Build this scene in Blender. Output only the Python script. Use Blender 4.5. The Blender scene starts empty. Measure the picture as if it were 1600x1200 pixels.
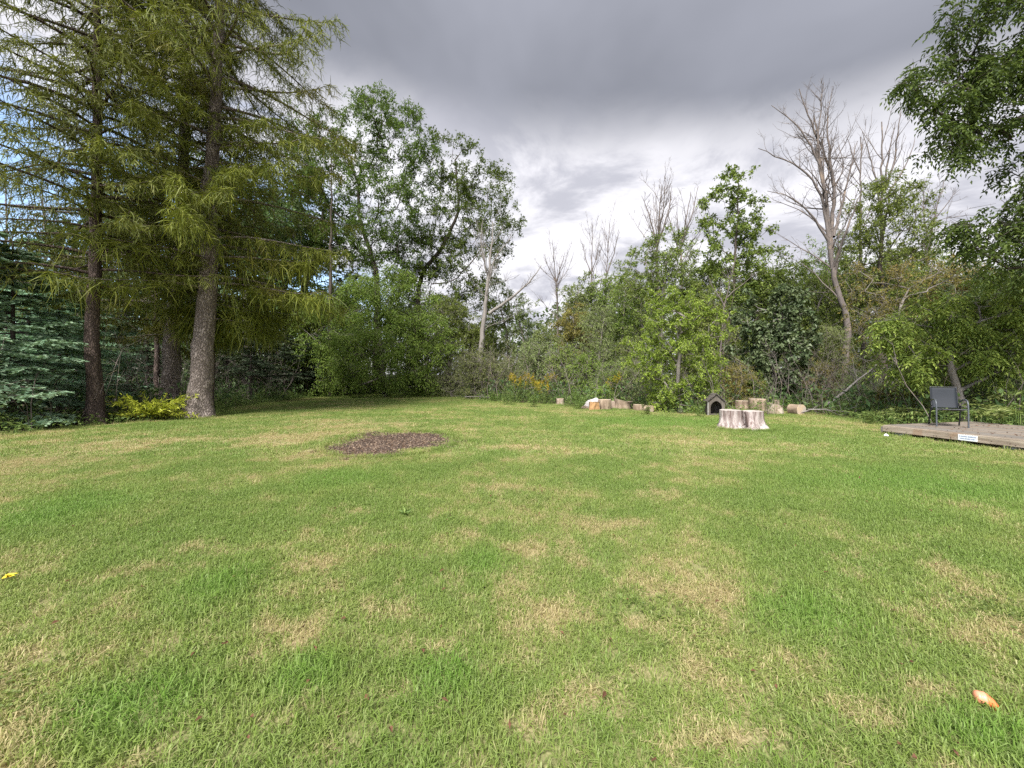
import bpy, math, random
import numpy as np
from mathutils import Vector
rad = math.radians
rng = np.random.default_rng(11)
random.seed(5)
sc = bpy.context.scene
COL = sc.collection
FPX = 640.0      # focal length in photo pixels (photo 1600 wide)
EYE = 1.5        # eye height
HZ = 585.0       # horizon row in the photo

# ------------------------------------------------------------------ camera
cam_d = bpy.data.cameras.new('camera'); cam = bpy.data.objects.new('camera', cam_d); COL.objects.link(cam)
cam.location = (0, 0, EYE); cam.rotation_euler = (rad(90), 0, 0)
cam_d.sensor_width = 36; cam_d.lens = 36 * FPX / 1600; cam_d.shift_y = -(600 - HZ) / 1600
cam_d.clip_start = 0.05; cam_d.clip_end = 4000
sc.camera = cam

# ------------------------------------------------------------------ light
SUN_EL, SUN_AZ = 50, 200      # azimuth clockwise from +Y: the sun stands behind the camera, behind cloud
world = bpy.data.worlds.new('World'); sc.world = world; world.use_nodes = True
def nd(nt, t, **kw):
    n = nt.nodes.new(t)
    for k, v in kw.items(): setattr(n, k, v)
    return n
def setup_world():
    nt = world.node_tree; nt.nodes.clear(); L = nt.links.new
    out = nd(nt, 'ShaderNodeOutputWorld')
    sky = nd(nt, 'ShaderNodeTexSky', sky_type='NISHITA', sun_disc=False)
    sky.sun_elevation = rad(SUN_EL); sky.sun_rotation = rad(SUN_AZ)
    bs = nd(nt, 'ShaderNodeBackground'); bs.inputs[1].default_value = 0.062; L(sky.outputs[0], bs.inputs[0])
    tc = nd(nt, 'ShaderNodeTexCoord'); sep = nd(nt, 'ShaderNodeSeparateXYZ'); L(tc.outputs['Generated'], sep.inputs[0])
    def M(op, a, b=None, c=None):
        n = nd(nt, 'ShaderNodeMath', operation=op)
        for i, v in enumerate((a, b, c)):
            if v is None: continue
            if isinstance(v, (int, float)): n.inputs[i].default_value = v
            else: L(v, n.inputs[i])
        return n.outputs[0]
    z = M('MAXIMUM', sep.outputs[2], 0.0)
    zz = M('ADD', z, 0.22)
    comb = nd(nt, 'ShaderNodeCombineXYZ')
    L(M('DIVIDE', sep.outputs[0], zz), comb.inputs[0]); L(M('DIVIDE', sep.outputs[1], zz), comb.inputs[1])
    def noise(scale, detail, rough=.55, off=0.0, dist=0.0):
        mp = nd(nt, 'ShaderNodeMapping'); mp.inputs['Location'].default_value = (off, off * .7, 0); L(comb.outputs[0], mp.inputs[0])
        n = nd(nt, 'ShaderNodeTexNoise'); n.inputs['Scale'].default_value = scale; n.inputs['Detail'].default_value = detail
        n.inputs['Roughness'].default_value = rough; n.inputs['Distortion'].default_value = dist; L(mp.outputs[0], n.inputs[0]); return n.outputs[0]
    def ramp(x, a, b, smooth=True):
        n = nd(nt, 'ShaderNodeMapRange'); n.interpolation_type = 'SMOOTHSTEP' if smooth else 'LINEAR'
        n.inputs[1].default_value = a; n.inputs[2].default_value = b; L(x, n.inputs[0]); return n.outputs[0]
    def mix(f, a, b):
        n = nd(nt, 'ShaderNodeMix', data_type='RGBA')
        if isinstance(f, float): n.inputs[0].default_value = f
        else: L(f, n.inputs[0])
        for i, v in ((6, a), (7, b)):
            if isinstance(v, tuple): n.inputs[i].default_value = (*v, 1)
            else: L(v, n.inputs[i])
        return n.outputs[2]
    n1 = noise(0.9, 5, .5, 3.1, .3); n2 = noise(2.6, 7, .6, 7.7, .4); n3 = noise(0.5, 3, .5, 1.3)
    # the dark deck overhead, its ragged lower edge, the bright cloud below it
    e = M('ADD', z, M('MULTIPLY', M('SUBTRACT', n1, 0.5), 0.34))
    e = M('ADD', e, M('MULTIPLY', M('SUBTRACT', n2, 0.5), 0.10))
    e = M('ADD', e, M('MULTIPLY', sep.outputs[0], 0.10))
    deck = ramp(e, 0.425, 0.565)
    bright = mix(ramp(n2, 0.36, 0.58), (0.112, 0.113, 0.127), (0.194, 0.192, 0.202))
    bright = mix(ramp(z, 0.0, 0.12), (0.14, 0.14, 0.156), bright)
    dark = mix(ramp(n1, 0.3, 0.7), (0.045, 0.0475, 0.056), (0.085, 0.088, 0.102))
    cloud = mix(deck, bright, dark)
    bc = nd(nt, 'ShaderNodeBackground'); L(cloud, bc.inputs[0])
    # a hole in the cloud low to the left (west), where blue sky shows
    gap = M('MULTIPLY', ramp(M('MULTIPLY', sep.outputs[0], -1.0), 0.18, 0.45), ramp(M('ADD', M('MULTIPLY', z, 1.0), M('MULTIPLY', n2, .35)), 0.66, 0.50))
    gap = M('MULTIPLY', gap, ramp(n1, 0.30, 0.44))
    mx = nd(nt, 'ShaderNodeMixShader'); L(gap, mx.inputs[0]); L(bc.outputs[0], mx.inputs[1]); L(bs.outputs[0], mx.inputs[2])
    L(mx.outputs[0], out.inputs[0])
setup_world()
sl = bpy.data.lights.new('sun', 'SUN'); sl.energy = 1.5; sl.angle = rad(22); sl.color = (1.0, 0.965, 0.91)
so = bpy.data.objects.new('sun', sl); COL.objects.link(so)
sd = Vector((math.sin(rad(SUN_AZ)) * math.cos(rad(SUN_EL)), math.cos(rad(SUN_AZ)) * math.cos(rad(SUN_EL)), math.sin(rad(SUN_EL))))
so.rotation_euler = sd.to_track_quat('Z', 'Y').to_euler(); so.location = (0, -5, 30)
vs = sc.view_settings; vs.view_transform = 'Standard'; vs.look = 'None'; vs.gamma = 1; vs.use_curve_mapping = False; vs.exposure = 2.5
sc.render.engine = 'CYCLES'
cy = sc.cycles; cy.max_bounces = 6; cy.diffuse_bounces = 4; cy.glossy_bounces = 1; cy.transmission_bounces = 3; cy.transparent_max_bounces = 4
cy.use_denoising = False; cy.caustics_reflective = False; cy.caustics_refractive = False

# ------------------------------------------------------------------ helpers
def W(px, py, Y): return np.array([(px - 800) / FPX * Y, Y, EYE + (HZ - py) / FPX * Y])
def G(px, py):
    Y = EYE * FPX / (py - HZ); return np.array([(px - 800) / FPX * Y, Y, 0.0])
def unit(a): return a / np.maximum(np.linalg.norm(a, axis=-1, keepdims=True), 1e-9)
def tag(o, label=None, cat=None, group=None, kind=None):
    if label: o['label'] = label
    if cat: o['category'] = cat
    if group: o['group'] = group
    if kind: o['kind'] = kind
    return o
def empty(name, loc, label, cat, group=None, rz=0):
    o = bpy.data.objects.new(name, None); COL.objects.link(o); o.location = [float(v) for v in loc]; o.rotation_euler = (0, 0, rz)
    o.empty_display_size = .2
    return tag(o, label, cat, group)
def mesh_data(name, V, Fs, mats, smooth=False, fm=None):
    """V (n,3); Fs list of int arrays (m,k)"""
    V = np.ascontiguousarray(V, dtype=np.float32)
    Fs = [f for f in Fs if len(f)]
    me = bpy.data.meshes.new(name); me.vertices.add(len(V)); me.vertices.foreach_set('co', V.ravel())
    li = np.concatenate([f.ravel() for f in Fs]).astype(np.int32)
    st = []; p = 0
    for f in Fs:
        st.append(p + np.arange(len(f)) * f.shape[1]); p += f.size
    st = np.concatenate(st).astype(np.int32)
    me.loops.add(len(li)); me.loops.foreach_set('vertex_index', li)
    me.polygons.add(len(st)); me.polygons.foreach_set('loop_start', st)
    if fm is not None: me.polygons.foreach_set('material_index', np.asarray(fm, dtype=np.int32))
    me.update(calc_edges=True)
    me.polygons.foreach_set('use_smooth', np.full(len(st), bool(smooth)))
    for m in (mats if isinstance(mats, (list, tuple)) else [mats]): me.materials.append(m)
    return me
def link(name, me, parent=None, loc=(0, 0, 0)):
    o = bpy.data.objects.new(name, me); COL.objects.link(o); o.location = loc
    if parent is not None: o.parent = parent
    return o
class Acc:
    def __init__(s): s.V = []; s.F = {3: [], 4: []}; s.n = 0
    def add(s, V, F):
        if len(V) == 0: return s
        s.V.append(V); s.F[F.shape[1]].append(F + s.n); s.n += len(V); return s
    def mesh(s, name, mat, smooth=False):
        Fs = [np.concatenate(s.F[k]) for k in (3, 4) if s.F[k]]
        return mesh_data(name, np.concatenate(s.V), Fs, mat, smooth)
def tubes(chains, sides=6, acc=None, cap=False, wob=0.0):
    acc = acc or Acc()
    ang = np.arange(sides) * 2 * math.pi / sides
    ca, sa = np.cos(ang)[None, :, None], np.sin(ang)[None, :, None]
    for P, r in chains:
        P = np.asarray(P, float); k = len(P); r = np.asarray(r, float)
        T = unit(np.gradient(P, axis=0)); a = T.mean(0)
        ref = np.array([1.0, 0, 0]) if abs(a[2]) > .6 else np.array([0, 0, 1.0])
        n1 = unit(np.cross(T, ref)); n2 = np.cross(T, n1)
        rr = r[:, None, None] * (1 + (rng.normal(0, wob, (k, sides, 1)) if wob else 0))
        V = (P[:, None] + rr * (n1[:, None] * ca + n2[:, None] * sa)).reshape(-1, 3)
        i = np.arange(k - 1)[:, None] * sides; j = np.arange(sides)[None]; j2 = (j + 1) % sides
        F = np.stack([i + j, i + j2, i + sides + j2, i + sides + j], -1).reshape(-1, 4)
        acc.add(V, F)
        if cap:
            for e in (0, k - 1):
                c = len(V); VV = np.vstack([V[e * sides:(e + 1) * sides], P[e]]); f = np.stack([np.arange(sides), (np.arange(sides) + 1) % sides, np.full(sides, sides)], -1)
                if e == 0: f = f[:, ::-1]
                acc.add(VV, f)
    return acc
def sticks(P0, P1, r0, r1, acc):
    n = len(P0)
    if n == 0: return acc
    D = unit(P1 - P0); ref = np.where(np.abs(D[:, 2:3]) > .8, np.array([[1.0, 0, 0]]), np.array([[0, 0, 1.0]]))
    a = unit(np.cross(D, ref)); b = np.cross(D, a); V = np.zeros((n, 6, 3))
    r0 = np.broadcast_to(r0, (n,))[:, None]; r1 = np.broadcast_to(r1, (n,))[:, None]
    for k in range(3):
        t = k * 2.0944; o = a * math.cos(t) + b * math.sin(t); V[:, k] = P0 + o * r0; V[:, 3 + k] = P1 + o * r1
    base = np.arange(n)[:, None] * 6
    F = np.concatenate([base + np.array([[0, 1, 4, 3]]), base + np.array([[1, 2, 5, 4]]), base + np.array([[2, 0, 3, 5]])])
    return acc.add(V.reshape(-1, 3), F)
def leaves(P, D, L, Wd, acc, fold=.2, up=None):
    n = len(P); D = unit(D); ref = rng.normal(0, .55, (n, 3)) + (np.array([0, 0, 1.0]) if up is None else up)
    S = unit(np.cross(D, ref)); N = np.cross(S, D); L = np.broadcast_to(L, (n,))[:, None]; Wd = np.broadcast_to(Wd, (n,))[:, None]
    V = np.zeros((n, 4, 3)); V[:, 0] = P; V[:, 2] = P + D * L - N * L * .12
    V[:, 1] = P + D * L * .42 + S * Wd * .5 + N * Wd * fold; V[:, 3] = P + D * L * .42 - S * Wd * .5 + N * Wd * fold
    return acc.add(V.reshape(-1, 3), np.arange(4 * n).reshape(n, 4))
def strips(P, D, L, Wd, sag, acc):
    n = len(P); D = unit(D); S = unit(np.cross(D, rng.normal(0, 1, (n, 3)))); L = np.broadcast_to(L, (n,))[:, None]; Wd = np.broadcast_to(Wd, (n,))[:, None]
    V = np.zeros((n, 6, 3)); M = P + D * L * .5; T = P + D * L + sag * L
    V[:, 0] = P - S * Wd * .35; V[:, 1] = P + S * Wd * .35; V[:, 2] = M - S * Wd * .5; V[:, 3] = M + S * Wd * .5; V[:, 4] = T - S * Wd * .12; V[:, 5] = T + S * Wd * .12
    b = np.arange(n)[:, None] * 6
    return acc.add(V.reshape(-1, 3), np.concatenate([b + np.array([[0, 1, 3, 2]]), b + np.array([[2, 3, 5, 4]])]))
def compound(P, D, Lr, pairs, ll, wl, acc, droop=.35):
    """pinnate leaves: a rachis with leaflets in pairs"""
    n = len(P); D = unit(D); S = unit(np.cross(D, np.array([0, 0, 1.0]) + rng.normal(0, .3, (n, 3)))); Lr = np.broadcast_to(Lr, (n,))[:, None]
    for k in range(pairs + 1):
        t = (k + .8) / (pairs + .8); Q = P + D * Lr * t + np.array([0, 0, -1.0]) * Lr * droop * t * t; T = unit(D + np.array([0, 0, -2 * droop * t]))
        if k == pairs: leaves(Q, T, ll, wl, acc)
        else:
            for s in (-1, 1):
                leaves(Q, unit(S * s * .85 + T * .5 + np.array([0, 0, -.18]) + rng.normal(0, .12, (n, 3))), ll * (1 - .25 * abs(t - .5)), wl, acc)
    return acc

# ------------------------------------------------------------------ materials
def new_mat(name):
    m = bpy.data.materials.new(name); m.use_nodes = True; m.node_tree.nodes.clear(); return m
def mixc(nt, f, a, b, blend='MIX'):
    n = nd(nt, 'ShaderNodeMix', data_type='RGBA', blend_type=blend)
    if isinstance(f, (int, float)): n.inputs[0].default_value = f
    else: nt.links.new(f, n.inputs[0])
    for i, v in ((6, a), (7, b)):
        if isinstance(v, tuple): n.inputs[i].default_value = (*v, 1)
        else: nt.links.new(v, n.inputs[i])
    return n.outputs[2]
def mrange(nt, x, a, b, c=0.0, d=1.0):
    n = nd(nt, 'ShaderNodeMapRange', interpolation_type='SMOOTHSTEP'); nt.links.new(x, n.inputs[0])
    for i, v in enumerate((a, b, c, d)): n.inputs[i + 1].default_value = v
    return n.outputs[0]
def nz(nt, scale, detail=3, rough=.55, coord=None, stretch=None):
    n = nd(nt, 'ShaderNodeTexNoise'); n.inputs['Scale'].default_value = scale; n.inputs['Detail'].default_value = detail; n.inputs['Roughness'].default_value = rough
    if coord is not None:
        if stretch:
            mp = nd(nt, 'ShaderNodeMapping'); mp.inputs['Scale'].default_value = stretch; nt.links.new(coord, mp.inputs[0]); coord = mp.outputs[0]
        nt.links.new(coord, n.inputs[0])
    return n.outputs[0]
def leaf_mat(name, dark, mid, light, trans=.32, scale=.9, rough=.55, spec=.25, pale=None):
    m = new_mat(name); nt = m.node_tree; L = nt.links.new
    geo = nd(nt, 'ShaderNodeNewGeometry'); oi = nd(nt, 'ShaderNodeObjectInfo')
    c = mixc(nt, mrange(nt, nz(nt, scale, 3, .6, geo.outputs['Position']), .35, .68), dark, mid)
    c = mixc(nt, mrange(nt, geo.outputs['Random Per Island'], .25, 1.0, 0, .8), c, light)
    if pale:
        c = mixc(nt, mrange(nt, nz(nt, scale * .5, 2, .5, geo.outputs['Position']), .55, .72, 0, .75), c, pale)
    hs = nd(nt, 'ShaderNodeHueSaturation'); L(c, hs.inputs['Color'])
    L(mrange(nt, oi.outputs['Random'], 0, 1, .485, .515), hs.inputs['Hue']); L(mrange(nt, oi.outputs['Random'], 0, 1, .85, 1.18), hs.inputs['Value'])
    p = nd(nt, 'ShaderNodeBsdfPrincipled'); L(hs.outputs[0], p.inputs['Base Color']); p.inputs['Roughness'].default_value = rough; p.inputs['Specular IOR Level'].default_value = spec
    t = nd(nt, 'ShaderNodeBsdfTranslucent'); L(mixc(nt, .35, hs.outputs[0], (light[0] * 1.2, light[1] * 1.3, light[2] * .6)), t.inputs[0])
    mx = nd(nt, 'ShaderNodeMixShader'); mx.inputs[0].default_value = trans; L(p.outputs[0], mx.inputs[1]); L(t.outputs[0], mx.inputs[2])
    o = nd(nt, 'ShaderNodeOutputMaterial'); L(mx.outputs[0], o.inputs[0]); return m
def bark_mat(name, c1, c2, scale=7, bump=.6, stretch=(1, 1, .28), plates=True, pale=None):
    m = new_mat(name); nt = m.node_tree; L = nt.links.new
    tc = nd(nt, 'ShaderNodeTexCoord'); mp = nd(nt, 'ShaderNodeMapping'); mp.inputs['Scale'].default_value = stretch; L(tc.outputs['Object'], mp.inputs[0])
    n = nz(nt, scale, 6, .65, mp.outputs[0]); h = n
    c = mixc(nt, mrange(nt, n, .32, .7), c1, c2)
    if plates:
        v = nd(nt, 'ShaderNodeTexVoronoi', feature='DISTANCE_TO_EDGE'); v.inputs['Scale'].default_value = scale * 2.2
        dm = nd(nt, 'ShaderNodeVectorMath', operation='ADD'); L(mp.outputs[0], dm.inputs[0])
        nn = nd(nt, 'ShaderNodeTexNoise'); nn.inputs['Scale'].default_value = scale; L(mp.outputs[0], nn.inputs[0])
        sm = nd(nt, 'ShaderNodeVectorMath', operation='SCALE'); sm.inputs[3].default_value = .3; L(nn.outputs['Color'], sm.inputs[0]); L(sm.outputs[0], dm.inputs[1]); L(dm.outputs[0], v.inputs['Vector'])
        e = mrange(nt, v.outputs['Distance'], 0, .22)
        c = mixc(nt, e, tuple(x * .62 for x in c1), c); ad = nd(nt, 'ShaderNodeMath', operation='MULTIPLY_ADD'); L(e, ad.inputs[0]); ad.inputs[1].default_value = .7; L(n, ad.inputs[2]); h = ad.outputs[0]
    if pale: c = mixc(nt, mrange(nt, nz(nt, 2.2, 4, .6, tc.outputs['Object']), .55, .66, 0, .7), c, pale)
    b = nd(nt, 'ShaderNodeBump'); b.inputs['Strength'].default_value = bump; b.inputs['Distance'].default_value = .03; L(h, b.inputs['Height'])
    p = nd(nt, 'ShaderNodeBsdfPrincipled'); L(c, p.inputs['Base Color']); p.inputs['Roughness'].default_value = .9; p.inputs['Specular IOR Level'].default_value = .15; L(b.outputs[0], p.inputs['Normal'])
    o = nd(nt, 'ShaderNodeOutputMaterial'); L(p.outputs[0], o.inputs[0]); return m
def plain(name, col, rough=.6, spec=.3, metal=0, var=.25, scale=12, bump=.0, stretch=None):
    m = new_mat(name); nt = m.node_tree; L = nt.links.new; tc = nd(nt, 'ShaderNodeTexCoord')
    n = nz(nt, scale, 5, .6, tc.outputs['Object'], stretch)
    c = mixc(nt, mrange(nt, n, .3, .7), tuple(x * (1 - var) for x in col), tuple(min(1, x * (1 + var)) for x in col))
    p = nd(nt, 'ShaderNodeBsdfPrincipled'); L(c, p.inputs['Base Color']); p.inputs['Roughness'].default_value = rough; p.inputs['Specular IOR Level'].default_value = spec; p.inputs['Metallic'].default_value = metal
    if bump: b = nd(nt, 'ShaderNodeBump'); b.inputs['Strength'].default_value = bump; b.inputs['Distance'].default_value = .01; L(n, b.inputs['Height']); L(b.outputs[0], p.inputs['Normal'])
    o = nd(nt, 'ShaderNodeOutputMaterial'); L(p.outputs[0], o.inputs[0]); return m

M_LARCH = leaf_mat('larch_needles', (0.081, 0.102, 0.0149), (0.153, 0.174, 0.0232), (0.257, 0.261, 0.0413), .25, .8, pale=(.17, .13, .04))
M_LARCH_OLIVE = leaf_mat('olive_larch_needles', (0.077, 0.099, 0.0176), (0.138, 0.165, 0.0286), (0.22, 0.231, 0.0495), .25, .8)
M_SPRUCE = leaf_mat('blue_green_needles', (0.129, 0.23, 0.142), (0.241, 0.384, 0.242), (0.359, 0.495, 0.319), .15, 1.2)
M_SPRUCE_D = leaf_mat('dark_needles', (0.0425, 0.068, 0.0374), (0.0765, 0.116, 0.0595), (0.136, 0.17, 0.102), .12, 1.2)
M_YEW = leaf_mat('golden_juniper_needles', (.2, .23, .02), (.34, .36, .03), (.5, .48, .07), .3, 3)
M_LOC = leaf_mat('locust_leaves', (0.0954, 0.143, 0.0328), (0.177, 0.243, 0.0525), (0.293, 0.363, 0.092), .38, .7)
M_LOC2 = leaf_mat('open_crown_leaves', (0.0582, 0.0941, 0.0195), (0.107, 0.155, 0.0279), (0.175, 0.233, 0.0489), .38, .7)
M_WAL = leaf_mat('drooping_tree_leaves', (0.106, 0.153, 0.0323), (0.172, 0.237, 0.0443), (0.29, 0.343, 0.0725), .35, .9)
M_BUSH = leaf_mat('light_bush_leaves', (0.163, 0.259, 0.0443), (0.271, 0.399, 0.0665), (0.42, 0.547, 0.111), .35, 1.3)
M_VINE = leaf_mat('dark_vine_leaves', (0.0569, 0.093, 0.0375), (0.114, 0.15, 0.0562), (.15, .19, .095), .15, 1.5, .5, .35)
M_MID = leaf_mat('forest_leaves', (0.101, 0.147, 0.0343), (0.175, 0.237, 0.0514), (0.296, 0.363, 0.0859), .33, .6)
M_GREY = leaf_mat('grey_green_leaves', (0.122, 0.152, 0.0577), (0.2, 0.242, 0.084), (0.315, 0.363, 0.137), .3, .7)
M_OLIVE = leaf_mat('olive_brown_leaves', (0.127, 0.115, 0.0322), (0.207, 0.19, 0.046), (0.345, 0.276, 0.0805), .3, .6, pale=(.22, .13, .045))
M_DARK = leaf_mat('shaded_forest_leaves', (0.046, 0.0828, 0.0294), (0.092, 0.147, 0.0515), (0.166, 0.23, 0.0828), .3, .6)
M_RIGHT = leaf_mat('overhanging_tree_leaves', (0.0379, 0.0667, 0.0152), (0.0705, 0.114, 0.0239), (0.151, 0.209, 0.0477), .35, 1.2)
M_SUMAC = leaf_mat('sumac_leaves', (0.108, 0.147, 0.0305), (0.202, 0.258, 0.0509), (0.404, 0.45, 0.102), .3, 1.0)
M_FERN = leaf_mat('pale_sumac_leaves', (.1, .14, .035), (.17, .23, .06), (.3, .34, .12), .3, 2)
M_UNDER = leaf_mat('undergrowth_leaves', (0.0805, 0.127, 0.0345), (0.138, 0.207, 0.0517), (0.253, 0.322, 0.092), .3, 1.1)
M_GOLD = leaf_mat('goldenrod_flowers', (0.324, 0.259, 0.0144), (0.432, 0.331, 0.0216), (0.54, 0.432, 0.0432), .3, 3)
M_BARK_L = bark_mat('larch_bark', (.22, .18, .16), (.42, .36, .33), 7, 1.0, (1, 1, .42), True)
M_BARK_R = bark_mat('reddish_bark', (.1, .075, .066), (.2, .15, .13), 7, 1.0, (1, 1, .4), True)
M_BARK_D = bark_mat('dark_bark', (.055, .045, .038), (.12, .1, .085), 9, .6, (1, 1, .25), False)
M_BARK_G = bark_mat('grey_bark', (.16, .14, .125), (.3, .27, .245), 6, .6, (1, 1, .22), False)
M_DEAD = bark_mat('dead_tree_bark', (.12, .1, .09), (.21, .18, .165), 6, .6, (1, 1, .2), False, pale=(.3, .23, .175))
M_DEADP = bark_mat('pale_dead_wood', (.19, .17, .155), (.31, .285, .265), 8, .5, (1, 1, .2), False)

# ------------------------------------------------------------------ ground, lawn
LAWN = np.array([(-14.5, 3), (-13.0, 7), (-12.6, 9.6), (-12.4, 11.2), (-11.9, 12.6), (-11.3, 13.9), (-12.0, 16.5), (-12.8, 20), (-13.0, 26), (-12.3, 29.5), (-9, 31), (-5.5, 30), (-3.2, 27), (-1.4, 23.5), (0.3, 21.6), (2.4, 20.3), (3.1, 18.2), (4.4, 17.5),
                 (5.6, 16.8), (6.4, 15.4), (7.4, 14.9), (8.5, 15.6), (9.2, 17.4), (10.6, 17.2), (11.6, 15.6), (11.5, 13.4), (10.9, 11.8), (11.2, 11.0), (14.5, 10.2), (14.5, 3), (14.5, -8), (-14.5, -8)], float)
def inside(x, y, poly=LAWN):
    c = np.zeros(x.shape, bool); n = len(poly)
    for i in range(n):
        (x1, y1), (x2, y2) = poly[i], poly[i - 1]
        cond = ((y1 > y) != (y2 > y)) & (x < (x2 - x1) * (y - y1) / (y2 - y1 + 1e-12) + x1); c ^= cond
    return c
def blob(px, py, rx, ry):
    c = G(px, py); Y = c[1]; return (c[0], Y, rx * .9 * Y / FPX, max(.05, .9 * ry * Y * Y / (EYE * FPX)))
DRY = [blob(*b) for b in [(790, 905, 34, 28), (610, 950, 45, 25), (680, 1012, 65, 22), (835, 965, 75, 35), (470, 990, 75, 28), (250, 892, 75, 16), (310, 858, 60, 12), (575, 662, 130, 9), (430, 684, 90, 12), (190, 694, 150, 15), (50, 722, 120, 18),
        (745, 840, 32, 12), (870, 862, 60, 22), (1010, 915, 30, 18), (985, 975, 40, 16), (1110, 945, 55, 28), (1115, 1075, 45, 50), (1480, 945, 40, 18), (1550, 978, 50, 20), (1430, 1080, 50, 25), (1345, 1110, 55, 30), (900, 1105, 70, 40),
        (640, 1085, 60, 40), (780, 765, 60, 8), (1320, 872, 50, 14), (950, 818, 60, 12), (700, 905, 28, 18), (235, 1090, 40, 18), (1020, 770, 60, 10), (800, 700, 70, 6), (1470, 885, 50, 14), (1160, 1160, 140, 30), (560, 800, 50, 10)]]
LUSH = [blob(*b) for b in [(350, 915, 80, 45), (190, 1110, 150, 70), (480, 1060, 70, 50), (700, 1055, 60, 60), (755, 880, 45, 30), (90, 800, 120, 50), (1560, 1150, 120, 60), (1260, 960, 110, 50), (1440, 760, 240, 45), (530, 750, 90, 20), (1050, 660, 180, 10)]]
BED = G(612, 692)
def bed_r(x, y):
    a = np.arctan2((y - 9.0) / 1.62, (x + 2.62) / 1.28)
    return np.hypot((x + 2.62) / 1.28, (y - 9.0) / 1.62) / (1 + .13 * np.sin(3 * a + 1) + .10 * np.sin(5 * a + 2.2) + .07 * np.sin(9 * a) + .05 * np.sin(17 * a + .5) + .04 * np.sin(29 * a))
def mask_nodes(nt, pos, blobs, soft=.6):
    L = nt.links.new; out = None
    for (x, y, a, b) in blobs:
        mp = nd(nt, 'ShaderNodeMapping', vector_type='POINT'); s = (1 / a, 1 / b, 0)
        mp.inputs['Scale'].default_value = s; mp.inputs['Location'].default_value = (-x * s[0], -y * s[1], 0); L(pos, mp.inputs[0])
        ln = nd(nt, 'ShaderNodeVectorMath', operation='LENGTH'); L(mp.outputs[0], ln.inputs[0])
        r = nd(nt, 'ShaderNodeMapRange'); r.inputs[1].default_value = 1.5; r.inputs[2].default_value = .15; L(ln.outputs['Value'], r.inputs[0])
        if out is None: out = r.outputs[0]
        else:
            mxn = nd(nt, 'ShaderNodeMath', operation='MAXIMUM'); L(out, mxn.inputs[0]); L(r.outputs[0], mxn.inputs[1]); out = mxn.outputs[0]
    return out
def lawn_group():
    g = bpy.data.node_groups.new('lawn_wear', 'ShaderNodeTree')
    g.interface.new_socket('dry', in_out='OUTPUT', socket_type='NodeSocketFloat'); g.interface.new_socket('lush', in_out='OUTPUT', socket_type='NodeSocketFloat'); g.interface.new_socket('tone', in_out='OUTPUT', socket_type='NodeSocketFloat')
    L = g.links.new; geo = nd(g, 'ShaderNodeNewGeometry'); pos = geo.outputs['Position']
    def M(op, a, b):
        n = nd(g, 'ShaderNodeMath', operation=op)
        for i, v in enumerate((a, b)):
            if isinstance(v, (int, float)): n.inputs[i].default_value = v
            else: L(v, n.inputs[i])
        return n.outputs[0]
    d = mask_nodes(g, pos, DRY); l = mask_nodes(g, pos, LUSH)
    nf = nz(g, 4.5, 5, .65, pos); nm = nz(g, 1.1, 4, .6, pos); nl = nz(g, .35, 3, .5, pos)
    q = M('ADD', M('MULTIPLY', d, .34), M('MULTIPLY', M('SUBTRACT', nf, .5), 1.5))
    q = M('ADD', q, M('MULTIPLY', M('SUBTRACT', nm, .5), 1.3)); q = M('ADD', q, M('MULTIPLY', M('SUBTRACT', nl, .47), 1.3)); q = M('SUBTRACT', q, M('MULTIPLY', l, .3))
    go = nd(g, 'NodeGroupOutput'); L(mrange(g, q, -.25, .68), go.inputs[0]); L(l, go.inputs[1]); L(M('ADD', M('MULTIPLY', nm, .5), M('MULTIPLY', nl, .5)), go.inputs[2]); return g
LG = lawn_group()
def grass_mat(name, blade=True):
    m = new_mat(name); nt = m.node_tree; L = nt.links.new; g = nd(nt, 'ShaderNodeGroup'); g.node_tree = LG; geo = nd(nt, 'ShaderNodeNewGeometry')
    if blade:
        green = mixc(nt, mrange(nt, g.outputs[2], .4, .6), (.19, .285, .055), (.29, .355, .09)); green = mixc(nt, mrange(nt, g.outputs[1], 0, 1, 0, .75), green, (.16, .31, .045))
        green = mixc(nt, mrange(nt, geo.outputs['Random Per Island'], .2, 1, 0, .5), green, (.33, .4, .16))
        straw = mixc(nt, geo.outputs['Random Per Island'], (.36, .29, .14), (.6, .5, .28))
        add = nd(nt, 'ShaderNodeMath', operation='MULTIPLY_ADD'); L(geo.outputs['Random Per Island'], add.inputs[0]); add.inputs[1].default_value = .75; L(g.outputs[0], add.inputs[2])
        c = mixc(nt, mrange(nt, add.outputs[0], .68, 1.3, 0, .85), green, straw)
        d = nd(nt, 'ShaderNodeBsdfPrincipled'); d.inputs['Roughness'].default_value = .5; d.inputs['Specular IOR Level'].default_value = .3; L(c, d.inputs['Base Color'])
        t = nd(nt, 'ShaderNodeBsdfTranslucent'); L(c, t.inputs[0]); mx = nd(nt, 'ShaderNodeMixShader'); mx.inputs[0].default_value = .35; L(d.outputs[0], mx.inputs[1]); L(t.outputs[0], mx.inputs[2]); sh = mx.outputs[0]
    else:
        n = nz(nt, 60, 3, .7, geo.outputs['Position'])
        green = mixc(nt, mrange(nt, n, .3, .7), (.12, .14, .05), (.25, .26, .11)); straw = mixc(nt, mrange(nt, n, .3, .7), (.26, .2, .11), (.46, .38, .23))
        c = mixc(nt, g.outputs[0], green, straw)
        p = nd(nt, 'ShaderNodeBsdfPrincipled'); p.inputs['Roughness'].default_value = .95; p.inputs['Specular IOR Level'].default_value = .05; L(c, p.inputs['Base Color']); sh = p.outputs[0]
    o = nd(nt, 'ShaderNodeOutputMaterial'); L(sh, o.inputs[0]); return m
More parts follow.
